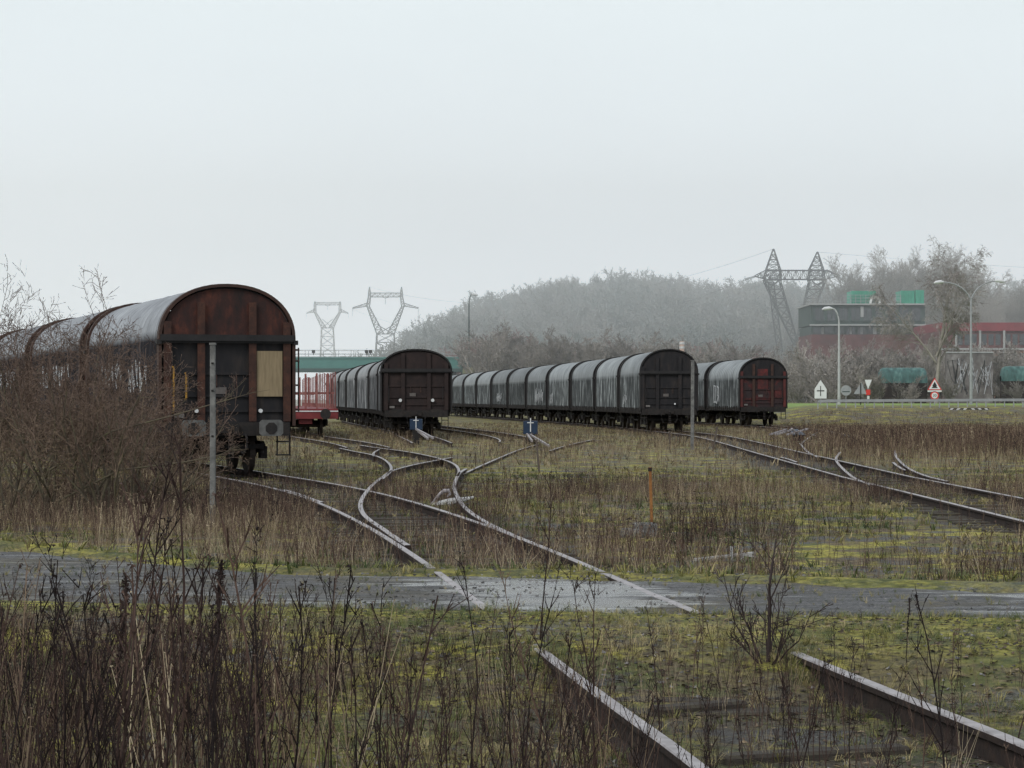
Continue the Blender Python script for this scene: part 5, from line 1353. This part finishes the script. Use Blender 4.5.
n = 5200; X, Y = wedge(n, 6.0, 19, extra=.8); k = (RNG.random(n) < np.clip(fbm(X*1.1, Y*1.1, 47)*2.6-.9, .03, 1)) & ~on_road(X, Y) & ~near_rail(X, Y, .06); X, Y = X[k], Y[k]
scatter('low_herbs', [rosette(i) for i in range(6)], P3d(X, Y), RNG.uniform(.03, .09, len(X)), RNG, M['grass'], 'small leafy herbs growing flat on the near ground', RNG.random(len(X))*.6, .15)
n = 9000; X, Y = wedge(n, 16.0, 26, extra=1.0); k = on_road(X, Y) & (RNG.random(n) < np.clip(fbm(X*1.1, Y*1.6, 48)*3-1.25, .0, .8)*(1-np.exp(-((X-.4)/1.0)**2))); X, Y = X[k], Y[k]
Pz = np.stack([X, Y, g0(Y)+.155], -1)
scatter('road_weeds', G0+[C0[1], C0[4]], Pz, RNG.uniform(.03, .10, len(X)), RNG, M['grass'], 'small grass and weeds breaking through the road surface', RNG.random(len(X)), .25)

# individual foreground plants
def single(name, label, cat, S_or_VT, loc, mt, group=None, tint=.3, part=None):
    V, T = S_or_VT
    me = raw_mesh(name, V, T, [mt], tint=np.full(len(V), tint))
    o = bpy.data.objects.new(name, me); link(o); o.location = loc; tag(o, label, cat, group); return o
def unit(vt): return vt[0]/vt[0][:, 2].max(), vt[1]
def stalk(label, px, pyb, top, seed, mt='weed', tint=.05, fn=spike):
    x, y, z = at(px, pyb); H = PZ(top, y)-z; V, T = fn(seed); single('weed_stalk', label, 'dead plant', (V*np.array([[H, H, H]]), T), (x, y, z), M[mt], 'tall dead weed stalks', tint)
stalk('thick dark dead stalk with a ragged head standing in the left foreground', 216, 775, 560, 3)
stalk('single dark knobbly stalk standing in the mossy right foreground', 907, 668, 597, 5)
stalk('thin dark dead stalk right of the white cross timber', 775, 640, 540, 7, tint=.1, fn=lambda s: unit(weed(s, 0)))
stalk('tall branching dead stalk at the left edge of the foreground', 62, 770, 585, 9, tint=.1, fn=lambda s: unit(weed(s, 0)))
stalk('tall thin dead stalk left of the near left rail', 540, 640, 470, 11, tint=.12, fn=lambda s: unit(weed(s, 0)))
stalk('dark dead stalk beside the mossy patch at bottom centre', 331, 770, 560, 13, tint=.05, fn=lambda s: unit(weed(s, 0)))
stalk('dead stalk with a bushy head left of the thick dark stalk', 118, 772, 575, 15, tint=.1)
stalk('brown dead stalk over the near left rail', 660, 740, 600, 17, tint=.1, fn=lambda s: unit(weed(s, 0)))
# dead shrub in the middle right
x, y, z = at(768, 662)
Sh = []
for k in range(13):
    az = random.Random(k).uniform(0, 6.28); til = random.Random(k+9).uniform(.1, 1.3)
    Sh.append(grow(200+k, random.Random(k+3).uniform(.18, .60), .006, 3, [4, 3], [.5, .5], [38, 35], [.10, .08], .14, 4, .3, .0022, (math.cos(az)*til, math.sin(az)*til, 1), (math.cos(az)*.05, math.sin(az)*.05, -.02)))
Sh.append(grow(260, .78, .014, 3, [6, 4], [.42, .5], [42, 35], [.05, .05], .08, 5, .3, .0022, (.02, 0, 1), (0, 0, -.02)))
t = thing('dead_shrub', 'dark leafless shrub standing at the buried end of the near right rail', 'shrub', (x, y, z))
V, T = seg_mesh(np.vstack(Sh), 4); o = bpy.data.objects.new('branches', raw_mesh('branches', V, T, [M['black_twig']])); link(o); o.parent = t
# green tuft next to marker
x, y, z = at(668, 536); V, T = tuft(77, 60, .45, .006)
single('sedge_tuft', 'dark green grass tuft beside the orange marker stake', 'grass tuft', (V*np.array([[.34, .34, .30]]), T), (x, y, z), M['leaf_dark'], tint=.5)
x, y, z = at(648, 536)
# ------------------------------------------------------------------ bushes at left
gB = 'bare thorn bushes in front of the left wagons'
bl = ['tall bare thorn bush right of the left row, reaching the concrete post', 'broad bare thorn bush in the middle of the left thicket', 'bare thorn bush at the left picture edge', 'low bare bush under the rusty wagon side', 'far left bare bush partly outside the picture', 'dense bare bush behind the front thorn bushes']
bs = [(112, 522, 3.3, 1), (62, 520, 3.9, 2), (5, 518, 3.7, 3), (158, 508, 2.5, 4), (-70, 516, 3.9, 5), (38, 500, 3.9, 6), (98, 503, 3.8, 7), (-20, 503, 4.0, 8)]
bl += ['bare bush whose twigs cross the first wagon gap', 'leaning bare bush at the back of the left thicket']
for i, (px, py, H, sd) in enumerate(bs):
    x, y, z = at(px, py); S = []; rr = random.Random(sd*7)
    for k in range(15 if i < 5 else 11):
        az = rr.uniform(0, 6.28); til = rr.uniform(.12, .95)
        S.append(grow(sd*100+k, H*rr.uniform(.5, .88)/(1+.15*til), .020, 4, [7, 6, 4], [.48, .48, .5], [42, 46, 48], [.05, .05, .03], .15, 5, .22, .0028, (math.cos(az)*til, math.sin(az)*til, 1), (math.cos(az)*.22, math.sin(az)*.22, -.03)))
    S = np.vstack(S); S[:, 6:] = np.maximum(S[:, 6:], .0035)
    t = thing('thorn_bush', bl[i], 'bush', (x, y, z), 0, gB)
    th = np.maximum(S[:, 6], S[:, 7]) > .010
    V, T = seg_mesh(S[th], 5); o = bpy.data.objects.new('branches', raw_mesh('branches', V, T, [M['bark']])); link(o); o.parent = t
    V, T = seg_mesh(S[~th], 3, .0045); tv = np.clip(.15+.5*(1-V[:, 2]/H)+np.random.default_rng(sd).normal(0, .12, len(V)), 0, 1)
    o = bpy.data.objects.new('twigs', raw_mesh('twigs', V, T, [M['twig_bush']], tint=tv)); link(o); o.parent = t
# long arching bramble canes reaching past the post
for i, (pts, lb) in enumerate((([(80, 470), (140, 432), (205, 415), (250, 402), (285, 392)], 'long pale arching cane crossing the concrete post high up'),
                 ([(90, 500), (150, 470), (215, 462), (250, 455), (270, 445)], 'long pale arching cane crossing the concrete post low down'),
                 ([(95, 520), (118, 450), (128, 420), (140, 395)], 'pale leaning branch in the bush left of the rusty wagon'))):
    Y = 33.0; mb = MB()
    pts = [(p[0]-(30 if i < 2 else 0), p[1]+(0 if i < 2 else 0)) for p in pts]
    P = [Vector((PX(a, Y-.2*j), Y-.2*j, PZ(b, Y-.2*j))) for j, (a, b) in enumerate(pts)]
    rs = [.016, .013, .010, .007, .004][:len(P)] if len(P) == 5 else [.03, .024, .016, .008]
    c = P[0].copy(); c.z = float(gz(c.x, c.y)); P = [Vector((c.x-.1, c.y, c.z))]+P; rs = [rs[0]*1.2]+rs
    mb.tube([p-c for p in P], rs, 6)
    rr = random.Random(i)
    for q in range(16):
        j = rr.randrange(1, len(P)-1); a = P[j].lerp(P[j+1], rr.random())-c; mb.tube([a, a+Vector((rr.uniform(-.05, .3), rr.uniform(-.1, .1), rr.uniform(-.1, .3)))], [.005, .003], 4)
    o = mb.build('bramble_cane', M['bark']); o.location = c; tag(o, lb, 'branch')

# ------------------------------------------------------------------ trees
def tree_obj(name, label, cat, loc, S, mt, group, thick, mt_trunk=None, rib=.03, rz=0.0):
    t = thing(name, label, cat, loc, rz, group)
    big = np.maximum(S[:, 6], S[:, 7]) > thick
    V, T = seg_mesh(S[big], 6); o = bpy.data.objects.new('trunk', raw_mesh('trunk', V, T, [mt_trunk or mt], smooth=True)); link(o); o.parent = t
    V, T = seg_mesh(S[~big], 3, rib); o = bpy.data.objects.new('crown', raw_mesh('crown', V, T, [mt])); link(o); o.parent = t
    return t
# birch
yB = 232; zb_ = 1.3
S = []
S.append(grow(31, 13.4, .24, 5, [14, 10, 8, 5], [.40, .46, .55, .6], [36, 38, 40, 38], [.03, .04, .0, -.12], .07, 7, .25, .014))
S.append(grow(37, 8.2, .13, 4, [14, 11, 10], [.50, .50, .58], [40, 40, 42], [.08, .02, -.08], .09, 6, .2, .016, (-.62, 0, 1), (0, 0, 4.2)))
S.append(grow(38, 7.6, .12, 4, [14, 11, 10], [.50, .50, .58], [40, 40, 42], [.08, .02, -.08], .09, 6, .2, .016, (.55, 0, 1), (0, 0, 4.8)))
tree_obj('birch_tree', 'pale barked leafless birch with drooping fine twigs behind the tree symbol sign', 'tree', (PX(936, yB), yB, zb_), np.vstack(S), M['twig_birch'], 'leafless trees on the right', .06, M['birch'])
# big bare trees behind the green topped building
gT = 'tall bare trees behind the green topped building'
protoT = []
for k in range(3):
    S = np.vstack([grow(60+k*9+q, 14.5, .26, 5, [12, 9, 8, 6], [.62, .52, .52, .55], [30, 34, 36, 38], [.05, .06, .03, .0], .07, 6, .16, .018, (q_[0], q_[1], 1), (0, 0, .3)) for q, q_ in enumerate(((-.28, .1), (.02, .05), (.30, -.1)))])
    protoT.append(S)
lt = ['tall bare tree left of the others behind the green cabins', 'bare tree above the larger green cabin', 'bare tree above the gap between the green cabins', 'highest bare tree crown on the right', 'bare tree behind the birch', 'bare tree right of the birch top', 'bare tree over the red fascia', 'bare tree above the double arm lamp head', 'bare tree near the right picture edge', 'bare tree at the right picture edge']
for i, (px, top, Y) in enumerate([(862, 252, 395), (885, 246, 400), (908, 244, 410), (930, 240, 400), (948, 243, 395), (966, 250, 405), (985, 288, 380), (1004, 284, 390), (1022, 274, 400), (1042, 276, 390)]):
    S = protoT[i % 3].copy(); H = S[:, 5].max(); zt = PZ(top, Y); base = 2.0; k = (zt-base)/H
    S[:, :6] *= k; S[:, 6:] *= min(k, 1.2)
    tree_obj('bare_tree', lt[i], 'tree', (PX(px, Y), Y, base), S, M['twig_grey'], gT, .12, rz=i*1.3)
# shrub band: under buildings and along the embankment
protoS = []
for k in range(4):
    S = [grow(400+k*20+j, random.Random(j+k).uniform(2.6, 4.2), .06, 4, [9, 8, 6], [.48, .5, .55], [30, 34, 36], [.08, .07, .05], .10, 4, .12, .017, (random.Random(j*3+k).uniform(-.6, .6), random.Random(j*5+k).uniform(-.6, .6), 1), (random.Random(j).uniform(-.8, .8), random.Random(j+7).uniform(-.8, .8), 0)) for j in range(7)]
    protoS.append(np.vstack(S))
shr = []
def shrubs(n, pxr, Yr, hr, mt, label, group, ground, seed, skip=None):
    rr = random.Random(seed); protos = []
    for k in range(4):
        V, T = seg_mesh(protoS[k], 3, .045); protos.append(raw_mesh('bare_shrub', V, T, [M[mt]]))
    for i in range(n):
        px = pxr[0]+(pxr[1]-pxr[0])*(i+rr.random())/n
        if skip and skip[0] < px < skip[1]: continue
        Y = rr.uniform(*Yr); h = rr.uniform(*hr)/4.6
        o = bpy.data.objects.new('bare_shrub', protos[i % 4]); link(o); x = PX(px, Y)
        o.location = (x, Y, ground(x, Y)); o.rotation_euler = (0, 0, rr.uniform(0, 6.28)); o.scale = (h*rr.uniform(1, 1.4), h*rr.uniform(1, 1.4), h)
        tag(o, label, 'shrub', group)
shrubs(34, (800, 1040), (262, 292), (4.5, 7.2), 'twig_grey', 'grey leafless shrub in the thicket below the industrial buildings', 'leafless shrubs below the buildings', lambda x, y: float(gz(x, y, False))-.1, 3)
shrubs(16, (792, 1040), (240, 258), (2.0, 3.8), 'twig_grey', 'low leafless shrub behind the road signs', 'low leafless shrubs behind the signs', lambda x, y: float(gz(x, y, False))-.1, 4, (952, 986))
shrubs(30, (474, 800), (285, 297), (5.0, 7.0), 'twig_grey', 'brownish leafless shrub on the embankment behind the middle row', 'leafless shrubs on the embankment', lambda x, y: hh(x)*.7-.5 if x < 30 else 1.0, 5)
shrubs(12, (458, 545), (308, 325), (4.5, 6.5), 'twig_red', 'reddish leafless shrub in front of the hill near the bridge end', 'reddish shrubs by the bridge end', lambda x, y: 4.0, 6)
shrubs(14, (560, 780), (310, 330), (4.5, 6.5), 'twig_red', 'reddish leafless shrub at the foot of the wooded hill', 'reddish shrubs at the foot of the hill', lambda x, y: 3.0, 7)
# wooded hill
skyx = [370, 395, 420, 450, 480, 520, 560, 600, 640, 680, 700, 720, 760, 800, 850, 960, 1024, 1300]
skyy = [392, 362, 338, 316, 304, 293, 285, 280, 278, 282, 291, 289, 284, 290, 292, 292, 288, 300]
def hillz(X, Y):
    a = X/Y*F+512; top = (HOR-np.interp(a, skyx, skyy))*640/F+CZ-9.5
    return np.maximum(top, -6)*sst(350, 640, Y)-1.0*(1-sst(350, 380, Y))
def build_hill():
    A = np.linspace(-.075, .40, 110); Ys = np.linspace(335, 900, 90); AA, YY = np.meshgrid(A, Ys); XX = AA*YY; ZZ = hillz(XX, YY)
    V = np.stack([XX, YY, ZZ], -1).reshape(-1, 3); ny, nx = AA.shape; i = np.arange(ny-1)[:, None]*nx+np.arange(nx-1)[None, :]
    Fc = np.stack([i, i+1, i+nx+1, i+nx], -1).reshape(-1, 4); o = bpy.data.objects.new('hill', raw_mesh('hill', V, Fc, [M['hill']], smooth=True)); link(o); tag(o, kind='structure')
build_hill()
HT = []
for k in range(7):
    S = np.vstack([grow(500+k*5+q, 6.0, .13, 4, [9, 7, 5], [.62, .55, .55], [38, 42, 44], [.04, .03, .0], .12, 4, .18, .045, (math.cos(q*2.1+k)*.42, math.sin(q*2.1+k)*.42, 1), (0, 0, .2)) for q in range(3)]); S[:, 6:] = np.maximum(S[:, 6:], .045)
    V, T = seg_mesh(S, 2); V = V/V[:, 2].max(); HT.append((V, T))
n = 1250; Y = np.sqrt(RNG.uniform(375**2, 700**2, n)); A_ = RNG.uniform(-.062, .30, n); X = A_*Y; zc = hillz(X, Y); px_ = A_*F+512; k = (zc > -2.5) & ~((Y < 450) & (px_ > 735) & (px_ < 870)); X, Y, zc = X[k], Y[k], zc[k]
hts = RNG.uniform(7, 13, len(X))
scatter('woodland', HT, np.stack([X, Y, zc-.5], -1), hts, RNG, M['wood_far'], 'hazy leafless woodland covering the hill', np.clip(fbm(X*.03, Y*.03, 30)*1.6-.3+RNG.normal(0, .15, len(X)), 0, 1), .04)

# ------------------------------------------------------------------ haze, sky, light, camera
mb = MB(); mb.box((0, 480, 34), (2400, 500, 70)); hz = mb.build('haze', M['wire']); tag(hz, 'thin grey mist hanging over the yard', kind='stuff')
hm = bpy.data.materials.new('haze'); hm.use_nodes = True; N, L = nodes(hm); N.remove(N['Principled BSDF'])
vs = N.new('ShaderNodeVolumeScatter'); vs.inputs['Color'].default_value = (.93, .97, 1.0, 1); vs.inputs['Density'].default_value = .0021; vs.inputs['Anisotropy'].default_value = .2
L.new(vs.outputs[0], N['Material Output'].inputs['Volume']); hz.data.materials.clear(); hz.data.materials.append(hm)

wd = bpy.data.worlds.new('World'); SC.world = wd; wd.use_nodes = True; N, L = wd.node_tree.nodes, wd.node_tree.links
bg = N['Background']; EL, AZ = 38, 215
sky = N.new('ShaderNodeTexSky'); sky.sky_type = 'NISHITA'; sky.sun_disc = False; sky.sun_elevation = R(EL); sky.sun_rotation = R(AZ); sky.air_density = 1.5; sky.dust_density = 5
sm = N.new('ShaderNodeVectorMath'); sm.operation = 'SCALE'; sm.inputs['Scale'].default_value = .05; L.new(sky.outputs[0], sm.inputs[0])
tc = N.new('ShaderNodeTexCoord'); sp = N.new('ShaderNodeSeparateXYZ'); L.new(tc.outputs['Generated'], sp.inputs[0])
cr = N.new('ShaderNodeValToRGB'); e = cr.color_ramp.elements
e[0].position = 0; e[0].color = (.98, 1.08, 1.16, 1); e[1].position = .20; e[1].color = (.665, .73, .75, 1); k_ = e.new(.07); k_.color = (.80, .88, .95, 1)
k_ = e.new(1.0); k_.color = (.62, .66, .70, 1)
L.new(sp.outputs['Z'], cr.inputs[0])
nz = N.new('ShaderNodeTexNoise'); nz.inputs['Scale'].default_value = 2.5; nz.inputs['Detail'].default_value = 5
mp = N.new('ShaderNodeMapping'); mp.inputs['Scale'].default_value = (1, 1, 3.5); L.new(tc.outputs['Generated'], mp.inputs[0]); L.new(mp.outputs[0], nz.inputs[0])
mr = N.new('ShaderNodeMapRange'); mr.inputs['From Min'].default_value = .3; mr.inputs['From Max'].default_value = .7; mr.inputs['To Min'].default_value = .95; mr.inputs['To Max'].default_value = 1.04; L.new(nz.outputs['Fac'], mr.inputs[0])
ml = N.new('ShaderNodeVectorMath'); ml.operation = 'SCALE'; L.new(cr.outputs[0], ml.inputs[0]); L.new(mr.outputs[0], ml.inputs['Scale'])
mx = N.new('ShaderNodeMix'); mx.data_type = 'RGBA'; mx.inputs[0].default_value = .92; L.new(sm.outputs[0], mx.inputs[6]); L.new(ml.outputs[0], mx.inputs[7])
L.new(mx.outputs[2], bg.inputs['Color']); bg.inputs['Strength'].default_value = 1.29

sl = bpy.data.lights.new('sun', 'SUN'); sl.energy = 1.9; sl.angle = R(22); sl.color = (1, .97, .92); so = bpy.data.objects.new('sun', sl); link(so)
# light direction from azimuth behind-left of the camera
d = Vector((math.sin(R(AZ))*math.cos(R(EL)), math.cos(R(AZ))*math.cos(R(EL)), math.sin(R(EL))))
so.rotation_euler = d.to_track_quat('Z', 'Y').to_euler(); so.location = (0, 0, 60)

cam = bpy.data.cameras.new('camera'); co = bpy.data.objects.new('camera', cam); link(co); SC.camera = co
co.location = (0, 0, CZ); co.rotation_euler = (R(90), 0, 0); cam.sensor_width = 36; cam.lens = F/1024*36; cam.shift_y = (HOR-384)/1024*1.0
cam.clip_start = .1; cam.clip_end = 8000
SC.view_settings.view_transform = 'Standard'; SC.view_settings.look = 'None'; SC.view_settings.exposure = 0
SC.render.engine = 'CYCLES'; c = SC.cycles
c.use_denoising = True; c.max_bounces = 5; c.diffuse_bounces = 2; c.glossy_bounces = 2; c.volume_bounces = 3; c.transparent_max_bounces = 6
